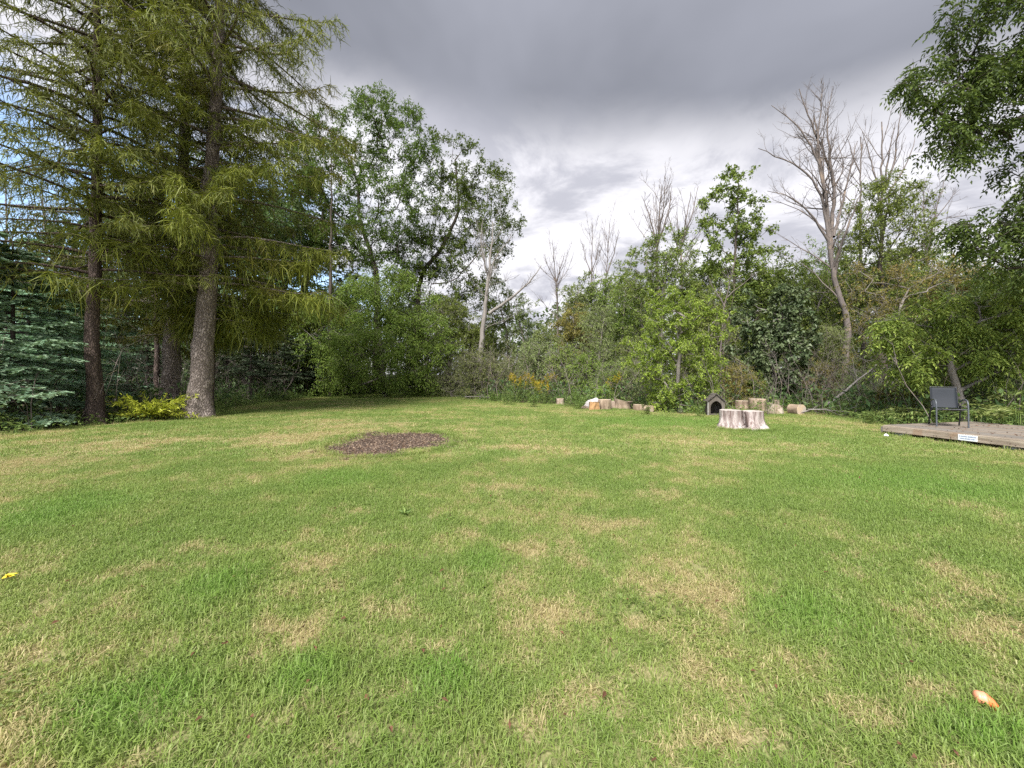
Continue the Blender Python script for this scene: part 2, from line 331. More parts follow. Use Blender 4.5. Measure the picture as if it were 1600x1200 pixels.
M_BLADE = grass_mat('grass_blades'); M_THATCH = grass_mat('lawn_thatch', False)
M_FLOOR = plain('leaf_litter', (.075, .06, .04), .95, .05, var=.5, scale=3)
M_SOIL = plain('mulch_soil', (.1, .065, .045), .95, .05, var=.5, scale=30, bump=.6)

def grid(n=40, ext=1500):
    u = np.linspace(-1, 1, n); s = np.sign(u) * (np.abs(u) ** 4 * ext + np.abs(u) * 30); X, Yy = np.meshgrid(s, s + 0)
    Z = np.where(np.hypot(X, Yy) > 200, 0, 0.0) - .02
    V = np.stack([X, Yy, Z], -1).reshape(-1, 3); i, j = np.meshgrid(np.arange(n - 1), np.arange(n - 1), indexing='ij'); a = i * n + j
    return V, np.stack([a, a + 1, a + n + 1, a + n], -1).reshape(-1, 4)
V, F = grid(); tag(link('forest_floor', mesh_data('forest_floor', V, [F], M_FLOOR)), 'brown leaf litter floor under the trees', None, None, 'structure')
poly = []
for i in range(len(LAWN)):
    a, b = LAWN[i], LAWN[(i + 1) % len(LAWN)]; k = max(2, int(np.linalg.norm(b - a) / .25))
    for t in np.arange(k) / k: poly.append(a + (b - a) * t + rng.normal(0, .07, 2))
poly = np.array(poly); me = bpy.data.meshes.new('lawn'); me.from_pydata([(p[0], p[1], 0.0) for p in poly], [], [list(range(len(poly)))]); me.materials.append(M_THATCH)
lawn = tag(link('lawn', me), 'short green lawn with dry straw coloured patches', None, None, 'structure')

def blades(n, size, h, w, lean=.55, seed=0):
    r = np.random.default_rng(seed); P = np.c_[r.uniform(-size / 2, size / 2, (n, 2)), np.zeros(n)]; az = r.uniform(0, 6.283, n); H = h * r.uniform(.45, 1.25, n); ln = np.abs(r.normal(0, lean, n)) + .1
    D = np.c_[np.cos(az), np.sin(az), np.zeros(n)]; S = np.c_[-np.sin(az + r.normal(0, .8, n)), np.cos(az), np.zeros(n)]; U = np.array([0, 0, 1.0]); ww = (w * r.uniform(.6, 1.3, n))[:, None]; H = H[:, None]; ln = ln[:, None]
    V = np.zeros((n, 5, 3)); mid = P + U * H * .6 + D * H * ln * .35; tip = P + U * H * np.maximum(.25, 1 - ln * .55) + D * H * ln * 1.1
    V[:, 0] = P - S * ww * .5; V[:, 1] = P + S * ww * .5; V[:, 2] = mid + S * ww * .42; V[:, 3] = mid - S * ww * .42; V[:, 4] = tip
    b = np.arange(n)[:, None] * 5
    return V.reshape(-1, 3), [np.concatenate([b + np.array([[3, 2, 4]])]), b + np.array([[0, 1, 2, 3]])]
def scatter_nodes(coll):
    g = bpy.data.node_groups.new('scatter_grass', 'GeometryNodeTree'); g.interface.new_socket('Geometry', in_out='INPUT', socket_type='NodeSocketGeometry'); g.interface.new_socket('Geometry', in_out='OUTPUT', socket_type='NodeSocketGeometry')
    L = g.links.new; gi = nd(g, 'NodeGroupInput'); go = nd(g, 'NodeGroupOutput'); ci = nd(g, 'GeometryNodeCollectionInfo'); ci.inputs[0].default_value = coll; ci.inputs[1].default_value = True; ci.inputs[2].default_value = True
    ip = nd(g, 'GeometryNodeInstanceOnPoints'); ip.inputs['Pick Instance'].default_value = True
    def at(n, t): a = nd(g, 'GeometryNodeInputNamedAttribute', data_type=t); a.inputs[0].default_value = n; return a.outputs[0]
    L(gi.outputs[0], ip.inputs['Points']); L(ci.outputs[0], ip.inputs['Instance']); L(at('idx', 'INT'), ip.inputs['Instance Index']); L(at('rot', 'FLOAT_VECTOR'), ip.inputs['Rotation']); L(at('scl', 'FLOAT_VECTOR'), ip.inputs['Scale'])
    L(ip.outputs[0], go.inputs[0]); return g
def grass_layer(name, P, idx, rot, scl, protos, label):
    coll = bpy.data.collections.new(name + '_templates')
    for i, (V, Fs) in enumerate(protos): coll.objects.link(bpy.data.objects.new('%s_tuft_%02d' % (name, i), mesh_data(name + '_tuft', V, Fs, M_BLADE)))
    me = bpy.data.meshes.new(name); me.vertices.add(len(P)); me.vertices.foreach_set('co', P.astype(np.float32).ravel())
    me.attributes.new('idx', 'INT', 'POINT').data.foreach_set('value', idx.astype(np.int32))
    me.attributes.new('rot', 'FLOAT_VECTOR', 'POINT').data.foreach_set('vector', rot.astype(np.float32).ravel()); me.attributes.new('scl', 'FLOAT_VECTOR', 'POINT').data.foreach_set('vector', scl.astype(np.float32).ravel())
    me.materials.append(M_BLADE); o = tag(link(name, me), label, 'grass', None, 'stuff'); mod = o.modifiers.new('scatter', 'NODES'); mod.node_group = scatter_nodes(coll); return o
def ell(x, y, bl): return np.max([np.clip(1.5 - np.hypot((x - a) / c, (y - b) / d), 0, 1) for a, b, c, d in bl], axis=0)
def jgrid(x0, x1, y0, y1, s):
    X, Yy = np.meshgrid(np.arange(x0, x1, s), np.arange(y0, y1, s)); X = X.ravel() + rng.uniform(-s / 2, s / 2, X.size); return X, Yy.ravel() + rng.uniform(-s / 2, s / 2, Yy.size)
def place(y0, y1, s, x_extra=1.5):
    x, y = jgrid(-15, 15, y0, y1, s); k = inside(x, y) & (np.abs(x) < 1.3 * y + x_extra) & (bed_r(x, y) + rng.normal(0, .09, len(x)) + .3 * np.clip(x + 2.1, 0, 1) * (rng.uniform(size=len(x)) < .75) > 1.0); return x[k], y[k]
def deck_in(x, y):
    dx, dy = x - 9.35, y - 10.3; u = dx * .243 - dy * .97; v = dx * .97 + dy * .243; return (u > -.05) & (v > -.05) & (v < 3.2) & (u < 4.6)
def layer(name, y0, y1, s, protos, hscale, label):
    x, y = place(y0, y1, s); k = ~deck_in(x, y); x, y = x[k], y[k]; n = len(x); l = ell(x, y, LUSH); d = ell(x, y, DRY)
    hs = hscale * (1 + .35 * l - .3 * d) * rng.uniform(.8, 1.2, n); sx = rng.uniform(.9, 1.1, n)
    grass_layer(name, np.c_[x, y, np.zeros(n)], rng.integers(0, len(protos), n), np.c_[rng.normal(0, .02, (n, 2)), rng.uniform(0, 6.283, n)], np.c_[sx, sx, hs], protos, label)
layer('grass', -1.0, 7.5, .19, [blades(440, .34, .052, .0046, .85, 10 + i) for i in range(7)], 1.0, 'short lawn grass nearest to the camera')
layer('far_grass', 7.5, 33, .34, [blades(340, .6, .048, .009, .6, 30 + i) for i in range(6)], 1.0, 'short lawn grass across the far half of the yard')
# longer clumps: lush spots and the rims that the mower misses
cx, cy = [], []
for (a, b, c, d) in (LUSH[1], LUSH[2], LUSH[0], LUSH[6], LUSH[7]):
    n = int(70 * c * d) + 8; cx.append(rng.normal(a, c * .5, n)); cy.append(rng.normal(b, d * .5, n))
t = rng.uniform(0, 6.283, 260); cx.append(-2.62 + 1.28 * 1.06 * np.cos(t)); cy.append(9 + 1.62 * 1.06 * np.sin(t))
t = rng.uniform(0, 1, 240); cx.append(9.25 + t * 1.05 + rng.normal(0, .05, 240)); cy.append(10.25 - t * 4.3 + rng.normal(0, .05, 240)); cx[-1] = cx[-1][::9]; cy[-1] = cy[-1][::9]
t = rng.uniform(0, 6.283, 220); cx.append(6.4 + .8 * np.cos(t)); cy.append(11.3 + .62 * np.sin(t))
t = rng.uniform(0, 6.283, 130); cx.append(-10.9 + .55 * np.cos(t)); cy.append(14.1 + .55 * np.sin(t))
e = poly[(poly[:, 1] > 8.5)]; e = np.repeat(e, 3, 0) + rng.normal(0, .22, (len(e) * 3, 2)); cx.append(e[:, 0]); cy.append(e[:, 1])
cx, cy = np.concatenate(cx), np.concatenate(cy); k = ~deck_in(cx, cy) & (bed_r(cx, cy) > .9) & (cy > .6); cx, cy = cx[k], cy[k]; n = len(cx); s = rng.uniform(.45, 1.05, n)
grass_layer('long_grass', np.c_[cx, cy, np.zeros(n)], rng.integers(0, 4, n), np.c_[rng.normal(0, .05, (n, 2)), rng.uniform(0, 6.283, n)], np.c_[s, s, s], [blades(26, .16, .13, .0055, .8, 60 + i) for i in range(4)], 'longer grass clumps along edges and lush spots')

# mulch bed
t = np.linspace(0, 6.283, 90, endpoint=False); rr = np.array([1.02 / (bed_r(np.array([-2.62 + 1.28 * math.cos(a)]), np.array([9 + 1.62 * math.sin(a)]))[0]) for a in t]) * rng.uniform(.97, 1.05, 90)
me = bpy.data.meshes.new('mulch_bed'); me.from_pydata([(-2.62 + 1.28 * r * math.cos(a), 9 + 1.62 * r * math.sin(a), .004) for a, r in zip(t, rr)], [], [list(range(90))]); me.materials.append(M_SOIL)
tag(link('mulch_bed', me), 'bare brown soil patch in the lawn', None, None, 'structure')
def chips(n, m):
    x = rng.uniform(-4.2, -1, n); y = rng.uniform(7.1, 11, n); k = bed_r(x, y) < rng.normal(.96, .13, n); x, y = x[k], y[k]; n = len(x)
    P = np.c_[x, y, rng.uniform(.008, .022, n)]; az = rng.uniform(0, 6.283, n); D = np.c_[np.cos(az), np.sin(az), rng.normal(0, .25, n)]; acc = Acc()
    Lc = rng.uniform(.015, .06, n)[:, None]; Wc = rng.uniform(.006, .016, n)[:, None]; S = unit(np.cross(D, [0, 0, 1.0])); U = np.cross(S, D); V = np.zeros((n, 8, 3)); q = 0
    for sz in (-1, 1):
        for sx, sy in ((-1, -1), (1, -1), (1, 1), (-1, 1)): V[:, q] = P + D * Lc * .5 * sx + S * Wc * .5 * sy + U * .004 * sz; q += 1
    b = np.arange(n)[:, None] * 8
    acc.add(V.reshape(-1, 3), np.concatenate([b + np.array([f]) for f in ((4, 5, 6, 7), (0, 1, 5, 4), (1, 2, 6, 5), (2, 3, 7, 6), (3, 0, 4, 7))])); return acc.mesh('wood_chips', m)
M_CHIP = new_mat('wood_chip'); nt = M_CHIP.node_tree; geo = nd(nt, 'ShaderNodeNewGeometry'); pr = nd(nt, 'ShaderNodeBsdfPrincipled'); pr.inputs['Roughness'].default_value = .9
cr = nd(nt, 'ShaderNodeValToRGB'); cr.color_ramp.elements[0].color = (.045, .032, .026, 1); cr.color_ramp.elements[1].color = (.4, .3, .21, 1); e_ = cr.color_ramp.elements.new(.5); e_.color = (.12, .085, .065, 1); e_ = cr.color_ramp.elements.new(.8); e_.color = (.22, .155, .115, 1)
nt.links.new(geo.outputs['Random Per Island'], cr.inputs[0]); nt.links.new(cr.outputs[0], pr.inputs['Base Color']); o_ = nd(nt, 'ShaderNodeOutputMaterial'); nt.links.new(pr.outputs[0], o_.inputs[0])
tag(link('wood_chips', chips(7500, M_CHIP)), 'brown wood chips and bark bits on the bare patch', 'wood chips', None, 'stuff')

# ------------------------------------------------------------------ tree builders
def polyl(pts, step=.5, jit=0.0):
    pts = np.asarray(pts, float); d = np.r_[0, np.cumsum(np.linalg.norm(np.diff(pts, axis=0), axis=1))]; n = max(3, int(d[-1] / step)); s = np.linspace(0, d[-1], n)
    P = np.stack([np.interp(s, d, pts[:, i]) for i in range(3)], -1)
    for _ in range(3): P[1:-1] = (P[:-2] + 2 * P[1:-1] + P[2:]) / 4
    if jit: P[1:] += rng.normal(0, jit, (n - 1, 3))
    return P
def lobes(specs, dens):
    """specs: (cx,cy,cz,rx,ry,rz) local -> targets and each target's lobe centre"""
    T, C = [], []
    for cx, cy, cz, rx, ry, rz in specs:
        n = max(4, int(dens * (rx * rz) * 3)); d = unit(rng.normal(0, 1, (n, 3))); r = rng.uniform(.2, 1, n)[:, None] ** .45
        T.append(np.array([cx, cy, cz]) + d * r * np.array([rx, ry, rz])); C.append(np.repeat([[cx, cy, cz]], n, 0))
    return np.concatenate(T), np.concatenate(C)
def grow(trunk, targets, rbase, rtip=.012, step=.45, jit=.06, sides=6, wmin=.35):
    """branches grown from the trunk polyline out to every target; returns tube chains"""
    N = [p for p in trunk]; par = [-1] + list(range(len(trunk) - 1)); base_z = trunk[0][2]; zt = trunk[-1][2]
    arr = np.zeros((60000, 3)); arr[:len(N)] = trunk; cnt = len(N); zmin = base_z + wmin * (zt - base_z); tip = []
    d0 = np.min(np.linalg.norm(targets[:, None] - trunk[None], axis=2), axis=1)
    for i in np.argsort(d0):
        t = targets[i]; A = arr[:cnt]; dv = t - A; dist = np.linalg.norm(dv, axis=1); hor = np.hypot(dv[:, 0], dv[:, 1])
        cost = dist + 1.2 * np.maximum(0, A[:, 2] - t[2] + .3 * hor) + 5 * (A[:, 2] < min(zmin, t[2] - .2) ) * (np.arange(cnt) < len(trunk))
        j = int(np.argmin(cost)); p = A[j]; k = max(1, int(dist[j] / step))
        if cnt + k > 59000: break
        b = p + (t - p) * .5; b[2] -= 0.10 * dist[j] * rng.uniform(-.4, 1); prev = j
        for q in range(1, k + 1):
            u = q / k; x = (1 - u) ** 2 * p + 2 * u * (1 - u) * b + u * u * t + (rng.normal(0, jit, 3) if q < k else 0)
            arr[cnt] = x; par.append(prev); prev = cnt; cnt += 1
        tip.append(prev)
    par = np.array(par); w = np.zeros(cnt)
    np.add.at(w, tip, 1)
    for i in range(cnt - 1, 0, -1): w[par[i]] += w[i]
    w = np.maximum(w, 1); r = rtip * .75 * w ** .47
    tl = len(trunk); h = (trunk[:, 2] - base_z); r[tl:] = np.minimum(r[tl:], rbase * .62); r[:tl] = np.maximum(np.minimum(r[:tl], rbase), rbase * (1 - .8 * h / (zt - base_z))); r[:tl] *= 1 + .5 * np.exp(-h / (rbase * 1.6)); 
    ch = [[] for _ in range(cnt)]
    for i in range(1, cnt): ch[par[i]].append(i)
    chains = []; st = [(0, None)]
    while st:
        i, p = st.pop(); c = [i] if p is None else [p, i]
        while ch[c[-1]]:
            cs = sorted(ch[c[-1]], key=lambda q: -w[q])
            if c[-1] < tl - 1 and c[-1] + 1 in cs: cs.remove(c[-1] + 1); cs.insert(0, c[-1] + 1)
            for o in cs[1:]: st.append((o, c[-1]))
            c.append(cs[0])
        if len(c) > 1:
            rr = r[c].copy()
            if p is not None: rr[0] = min(rr[0], rr[1] * 1.15)
            chains.append((arr[c].copy(), rr))
    return chains
def wood(chains, big=8, small=4, cut=.05):
    acc = Acc(); tubes([c for c in chains if c[1].max() >= cut * 2.5], big + 4, acc, wob=.05); tubes([c for c in chains if cut <= c[1].max() < cut * 2.5], big - 2, acc); tubes([c for c in chains if c[1].max() < cut], small, acc); return acc
def leafy(T, C, twigs, tl, per, leaf, width, acc, out=.7, up=.15, droop=.15, comp=None, twacc=None, tr=.006):
    n = len(T) * twigs; B = np.repeat(T, twigs, 0) + rng.normal(0, tl * .22, (n, 3)); O = unit(np.repeat(T - C, twigs, 0)); D = unit(O * out + rng.normal(0, .6, (n, 3)) + np.array([0, 0, up])); ln = tl * rng.uniform(.5, 1.2, n)[:, None]
    if twacc is not None: sticks(B - D * ln * .3, B + D * ln, tr, tr * .4, twacc)
    m = n * per; s = rng.uniform(.0, 1, m)[:, None]; Bp = np.repeat(B, per, 0); Dp = np.repeat(D, per, 0); lp = np.repeat(ln, per, 0)
    P = Bp + Dp * lp * s + np.array([0, 0, -1.0]) * lp * s * s * .25; A = unit(Dp * .4 + rng.normal(0, .65, (m, 3)) + np.array([0, 0, -droop]))
    if comp: pairs, lr = comp; A[:, 2] *= .6; compound(P, A, lr * rng.uniform(.7, 1.2, m), pairs, leaf, width, acc, droop=.3 + droop * .3)
    else: leaves(P + rng.normal(0, leaf * .3, (m, 3)), A, leaf * rng.uniform(.45, 1.35, m), width * rng.uniform(.5, 1.3, m), acc)
    return acc
def tree(name, base, label, cat, trunk_me, crown_me, group=None, rz=0, s=1.0, mats=None):
    r = empty(name, base, label, cat, group, rz); r.scale = (s, s, s) if np.isscalar(s) else s
    o = []
    if trunk_me: o.append(link('trunk' if cat == 'tree' else 'stem', trunk_me, r))
    if crown_me:
        c = link('crown' if cat == 'tree' else 'foliage', crown_me, r); c['kind'] = 'stuff'
        if mats: c.material_slots[0].link = 'OBJECT'; c.material_slots[0].material = mats
    return r
def px_lobes(specs, Y, base, depth=.8):
    out = []
    for s in specs:
        px, py, rx, ry = s[:4]; dy = s[4] if len(s) > 4 else 0.0; c = W(px, py, Y + dy) - base; sc_ = (Y + dy) / FPX; out.append((c[0], c[1], c[2], rx * sc_, (rx + ry) / 2 * sc_ * depth, ry * sc_))
    return out
def px_tree(name, label, cat, Y, base_px, trunk_px, lob, rbase, dens, leafargs, leafmat, barkmat, twig=True, jit=.07, group=None, wmin=.35, depth=.8, step=.45, rtip=.012):
    base = np.array([(base_px - 800) / FPX * Y, Y, 0.0]); tp = polyl([np.array([0, 0, -.15])] + [W(p[0], p[1], Y + (p[2] if len(p) > 2 else 0)) - base for p in trunk_px], .5, .03)
    T, C = lobes(px_lobes(lob, Y, base, depth), dens); T = T[T[:, 2] > .15] if cat == 'tree' else T; k = min(len(T), len(C)); C = C[:len(T)] if len(T) == len(C) else C[:k]
    ch = grow(tp, T, rbase, jit=jit, wmin=wmin, step=step, rtip=rtip); wa = wood(ch); ca = Acc(); leafy(T, C, acc=ca, twacc=wa if twig else None, **leafargs)
    return tree(name, base, label, cat, wa.mesh(name + '_trunk', barkmat, True), ca.mesh(name + '_crown', leafmat), group)

# conifers ----------------------------------------------------------
def conifer(trunk, rbase, z0, ztop, Lfun, per_m, kind, acc_w, acc_f, nb=18, ns=8, shoot=.12, sw=.035, seed_az=None, hang=(.15, .4), lowz=0, droop=.35, e1=.15, lowaz=-.9):
    H = trunk[-1][2]; zs = np.arange(z0, ztop, 1 / per_m) + rng.uniform(-.5, .5, len(np.arange(z0, ztop, 1 / per_m))) / per_m
    zs = np.clip(zs, z0 * .95, ztop); n = len(zs); az = (np.arange(n) * 2.39996 + rng.normal(0, .4, n)); L = np.array([Lfun(z, a) for z, a in zip(zs, az)]); L = np.maximum(L * rng.uniform(.7, 1.15, n), .15)
    if kind == 'larch':
        kp = ~((np.cos(az - lowaz) > .74) & (zs < 5.6)); zs, az, L = zs[kp], az[kp], L[kp]; n = len(zs); L = L * (1 - .3 * np.clip(np.cos(az - lowaz), 0, 1) * (zs < 11))
    o = np.stack([np.interp(zs, trunk[:, 2], trunk[:, i]) for i in range(3)], -1); h = np.c_[np.cos(az), np.sin(az), np.zeros(n)]; side = np.c_[-np.sin(az), np.cos(az), np.zeros(n)]
    dr = droop * rng.uniform(.7, 1.3, n) ; el = e1 + rng.normal(0, .06, n); wig = rng.normal(0, .06, n)
    def P(b, s): return o[b] + h[b] * (L[b] * s)[:, None] + side[b] * (L[b] * wig[b] * np.sin(s * 4))[:, None] + np.array([0, 0, 1.0]) * (L[b] * (el[b] * s - dr[b] * s ** 2 + .55 * dr[b] * s ** 4))[:, None]
    ss = np.linspace(0, 1, 8)
    for b in range(n):
        bb = np.full(8, b); r = np.linspace(.012 + .0105 * L[b], .006, 8); tubes([(P(bb, ss), r)], 4 if L[b] < 2 else 5, acc_w)
    b = np.repeat(np.arange(n), nb); m = len(b); s = np.tile(np.linspace(.12, 1, nb), n) + rng.normal(0, .02, m); s = np.clip(s, .05, 1); sg = np.where(np.arange(m) % 2, 1.0, -1.0)[:, None]
    B = P(b, s); bl = (L[b] * (.34 if kind == 'spruce' else .30) * (1.08 - s) ** .7 * rng.uniform(.6, 1.2, m) + .12)[:, None]
    D = unit(h[b] * .75 + side[b] * sg * .75 + rng.normal(0, .12, (m, 3)) + np.array([0, 0, -.05 if kind == 'spruce' else -.15])); sag = .15 if kind == 'spruce' else .45
    def Q(t): return B + D * bl * t + np.array([0, 0, -1.0]) * bl * sag * t * t
    o0 = np.zeros((m, 1)); sticks(Q(o0), Q(o0 + .5), .006, .004, acc_w); sticks(Q(o0 + .5), Q(o0 + 1), .004, .002, acc_w)
    for k in range(ns):
        t = (np.full((m, 1), (k + .6) / ns) + rng.normal(0, .03, (m, 1))); q = Q(t); tg = unit(D + np.array([0, 0, -2 * sag]) * t * .5)
        if kind == 'spruce':
            lat = unit(np.cross(tg, [0, 0, 1.0])) * (1 if k % 2 else -1)
            strips(q, tg * .7 + lat * .75 + rng.normal(0, .12, (m, 3)), shoot * rng.uniform(.7, 1.2, m), sw, np.array([0, 0, -.05]), acc_f)
            strips(q, tg * .8 - lat * .6 + np.array([0, 0, .25]) + rng.normal(0, .15, (m, 3)), shoot * rng.uniform(.6, 1.1, m), sw, np.array([0, 0, -.05]), acc_f)
        else:
            if lowz and k % 2:
                kk = (q[:, 2] < 6.2) & (h[b][:, 0] > -.25) & (rng.uniform(size=m) < .42); Q2 = q[kk].copy(); dirs = rng.normal(0, .12, (len(Q2), 3)) + np.array([0, 0, -1.0]); segs = rng.integers(2, 6, len(Q2))
                for w_ in range(5):
                    z_ = (segs > w_) & (Q2[:, 2] > .7); strips(Q2[z_], dirs[z_], .17, .024, np.zeros(3), acc_f); Q2 = Q2 + unit(dirs) * .165; dirs = dirs + rng.normal(0, .08, dirs.shape)
            strips(q, tg * .9 + rng.normal(0, .55, (m, 3)) + np.array([0, 0, .05]), shoot * rng.uniform(.6, 1.3, m), sw, np.array([0, 0, -.22]), acc_f)
            strips(q, rng.normal(0, .45, (m, 3)) + np.array([0, 0, -.55]), rng.uniform(hang[0], hang[1], m) * (1 + lowz * (q[:, 2] < 5.5)), sw, np.array([0, 0, -.2]) + rng.normal(0, .1, (m, 3)), acc_f)

# ------------------------------------------------------------------ the big conifers on the west side
def px_trunk(Y, base_px, pts, top): 
    base = np.array([(base_px - 800) / FPX * Y, Y, 0.0]); return base, polyl([np.array([0, 0, -.15])] + [W(a, b, Y) - base for a, b in pts] + [np.array([W(pts[-1][0], 0, Y)[0] - base[0], 0, top])], .5, .02)
def trunk_tube(tp, rb, rt, acc):
    h = tp[:, 2] / tp[-1][2]; r = rb + (rt - rb) * np.clip(h, 0, 1) ** .8; r = r * (1 + .45 * np.exp(-np.maximum(tp[:, 2], 0) / .35))
    P = tp; # finer rings near the ground
    zz = np.concatenate([np.linspace(-.15, 2.5, 16), np.linspace(2.8, tp[-1][2], 45)]); Q = np.stack([np.interp(zz, P[:, 2], P[:, i]) for i in range(3)], -1); rr = np.interp(zz, P[:, 2], r)
    sides = 22; ang = np.arange(sides) * 2 * math.pi / sides; flare = 1 + (.22 * np.cos(ang * 5 + 1) + .1 * np.cos(ang * 3))[None] * np.exp(-np.maximum(zz, 0) / .4)[:, None] + rng.normal(0, .03, (len(zz), sides))
    V = Q[:, None] + (rr[:, None] * flare)[..., None] * np.stack([np.cos(ang), np.sin(ang), 0 * ang], -1)[None]; k = len(zz); i = np.arange(k - 1)[:, None] * sides; j = np.arange(sides)[None]; j2 = (j + 1) % sides
    acc.add(V.reshape(-1, 3), np.stack([i + j, i + j2, i + sides + j2, i + sides + j], -1).reshape(-1, 4))
def larch(label, Y, base_px, pts, top, rb, z0, Lf, per_m, mat, bark, nb=20, ns=10, **kw):
    base, tp = px_trunk(Y, base_px, pts, top); aw, af = Acc(), Acc(); trunk_tube(tp, rb, .05, aw); conifer(tp, rb, z0, top - .3, Lf, per_m, 'larch', aw, af, nb=nb, ns=ns, shoot=.19, sw=.021, lowaz=math.atan2(-base[1], -base[0]), **kw)
    return tree('conifer_tree', base, label, 'tree', aw.mesh('conifer_trunk', bark, True), af.mesh('conifer_crown', mat), 'big conifers at the west edge of the lawn')
def Lb(z, a):
    w = math.cos(a)   # +1 toward east
    if z < 4.2: return 1.9 + 2.7 * max(0, w)
    return (5.1 if z < 12.5 else 5.1 * max(.05, (20.5 - z) / 8) ** .8) * (.85 + .15 * w)
larch('tall conifer with thick leaning grey trunk and weeping yellow-green shoots, nearest the open lawn', 14.3, 311, [(311, 648), (318, 520), (328, 400), (326, 300), (338, 150), (344, 0)], 20.5, .37, 3.0, Lb, 8.0, M_LARCH, M_BARK_L, nb=26, ns=13, hang=(.12, .42), lowz=1.0, droop=.42, e1=.14)
def La(z, a):
    w = -math.cos(a); return (2.3 if z < 4.2 else 5.2 if z < 9 else 5.2 * max(.05, (20 - z) / 11) ** .8) * (.85 + .2 * w)
larch('tall conifer with straight grey trunk rising just behind the golden juniper', 16.2, 266, [(264, 640), (268, 560), (276, 430), (284, 330), (288, 200), (290, 60)], 20, .33, 2.5, La, 7.0, M_LARCH, M_BARK_L, hang=(.1, .34), droop=.4, e1=.16)
def Lc(z, a): return (4.2 if z < 10 else 4.2 * max(.05, (18 - z) / 8) ** .7)
larch('conifer with dark reddish trunk, westernmost of the three big ones', 12.6, 152, [(152, 662), (144, 560), (148, 420), (150, 330), (152, 100)], 18, .205, 3.9, Lc, 9.5, M_LARCH_OLIVE, M_BARK_R, nb=21, ns=11, hang=(.1, .3), droop=.4, e1=.2)

def spruce_mesh(h, w, z0, per_m, tag_, mat, nb=20, ns=9, shoot=.13, sw=.04, bark=None):
    tp = np.array([[0, 0, z] for z in np.linspace(-.1, h, 12)]); aw, af = Acc(), Acc(); tubes([(tp, np.linspace(.02 + h * .014, .015, 12))], 8, aw)
    conifer(tp, .1, z0, h - .1, lambda z, a: w * max(.05, (1 - (z - z0) / (h - z0))) ** .75 * (1 if z > 1 else .85), per_m, 'spruce', aw, af, nb=nb, ns=ns, shoot=shoot, sw=sw, droop=.22, e1=.06)
    return aw.mesh(tag_ + '_trunk', bark or M_BARK_D, True), af.mesh(tag_ + '_crown', mat)
SP1 = spruce_mesh(5.4, 2.7, .35, 12, 'spruce', M_SPRUCE, nb=22, ns=10)
SP2 = spruce_mesh(7.5, 2.9, .5, 9, 'spruce', M_SPRUCE, nb=20, ns=9)
for px, Y, me_, s, rz, lab in [(20, 12.0, SP1, 1.0, .4, 'blue-green spruce with layered boughs at the west end of the lawn'), (92, 14.6, SP1, .95, 2.2, 'small blue-green spruce behind the dark reddish trunk'),
        (-60, 10.9, SP2, .86, 1.1, 'blue-green spruce cut by the photo edge'), (45, 16.5, SP2, .95, 4.0, 'taller blue-green spruce behind the front row of spruces'), (150, 18, SP2, .8, 5.1, 'blue-green spruce in the gap between the reddish trunk and the grey trunk')]:
    tree('spruce_tree', ((px - 800) / FPX * Y, Y, 0), lab, 'tree', me_[0], me_[1], 'blue-green spruces at the west side', rz, s)
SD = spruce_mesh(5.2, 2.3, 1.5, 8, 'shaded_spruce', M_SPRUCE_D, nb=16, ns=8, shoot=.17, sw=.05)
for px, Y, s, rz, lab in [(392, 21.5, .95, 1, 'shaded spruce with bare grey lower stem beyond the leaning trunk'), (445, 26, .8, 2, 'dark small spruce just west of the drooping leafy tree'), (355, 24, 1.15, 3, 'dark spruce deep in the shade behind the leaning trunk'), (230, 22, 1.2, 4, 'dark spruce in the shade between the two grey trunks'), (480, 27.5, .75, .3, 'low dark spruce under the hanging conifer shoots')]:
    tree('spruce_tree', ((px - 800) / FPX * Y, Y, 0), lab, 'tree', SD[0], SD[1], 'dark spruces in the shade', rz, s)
# plain trunks in the shade
def pole_tree(label, Y, px0, px1, py1, r, bark, name='pole_tree'):
    base = np.array([(px0 - 800) / FPX * Y, Y, 0.0]); tp = polyl([(0, 0, -.1), W(px1, py1, Y) - base], .6, .03); aw = Acc(); tubes([(tp, r * np.linspace(1, .04, len(tp)) ** .7)], 12, aw, wob=.05)
    T = tp[rng.integers(len(tp) // 2, len(tp), 26)]; D = unit(rng.normal(0, 1, (26, 3)) + [0, 0, .3]); sticks(T, T + D * rng.uniform(.6, 1.7, (26, 1)), .02, .006, aw)
    return tree(name, base, label, 'tree', aw.mesh('pole_trunk', bark, True), None, 'bare lower trunks in the west shade')
pole_tree('slim reddish trunk touching the back of the leaning grey trunk', 15.6, 328, 336, 200, .17, M_BARK_R)
pole_tree('thin dark trunk just west of the straight grey trunk', 18.5, 246, 243, 300, .12, M_BARK_R)
pole_tree('thin grey trunk seen under the drooping leafy tree', 27.8, 516, 518, 250, .16, M_BARK_D)

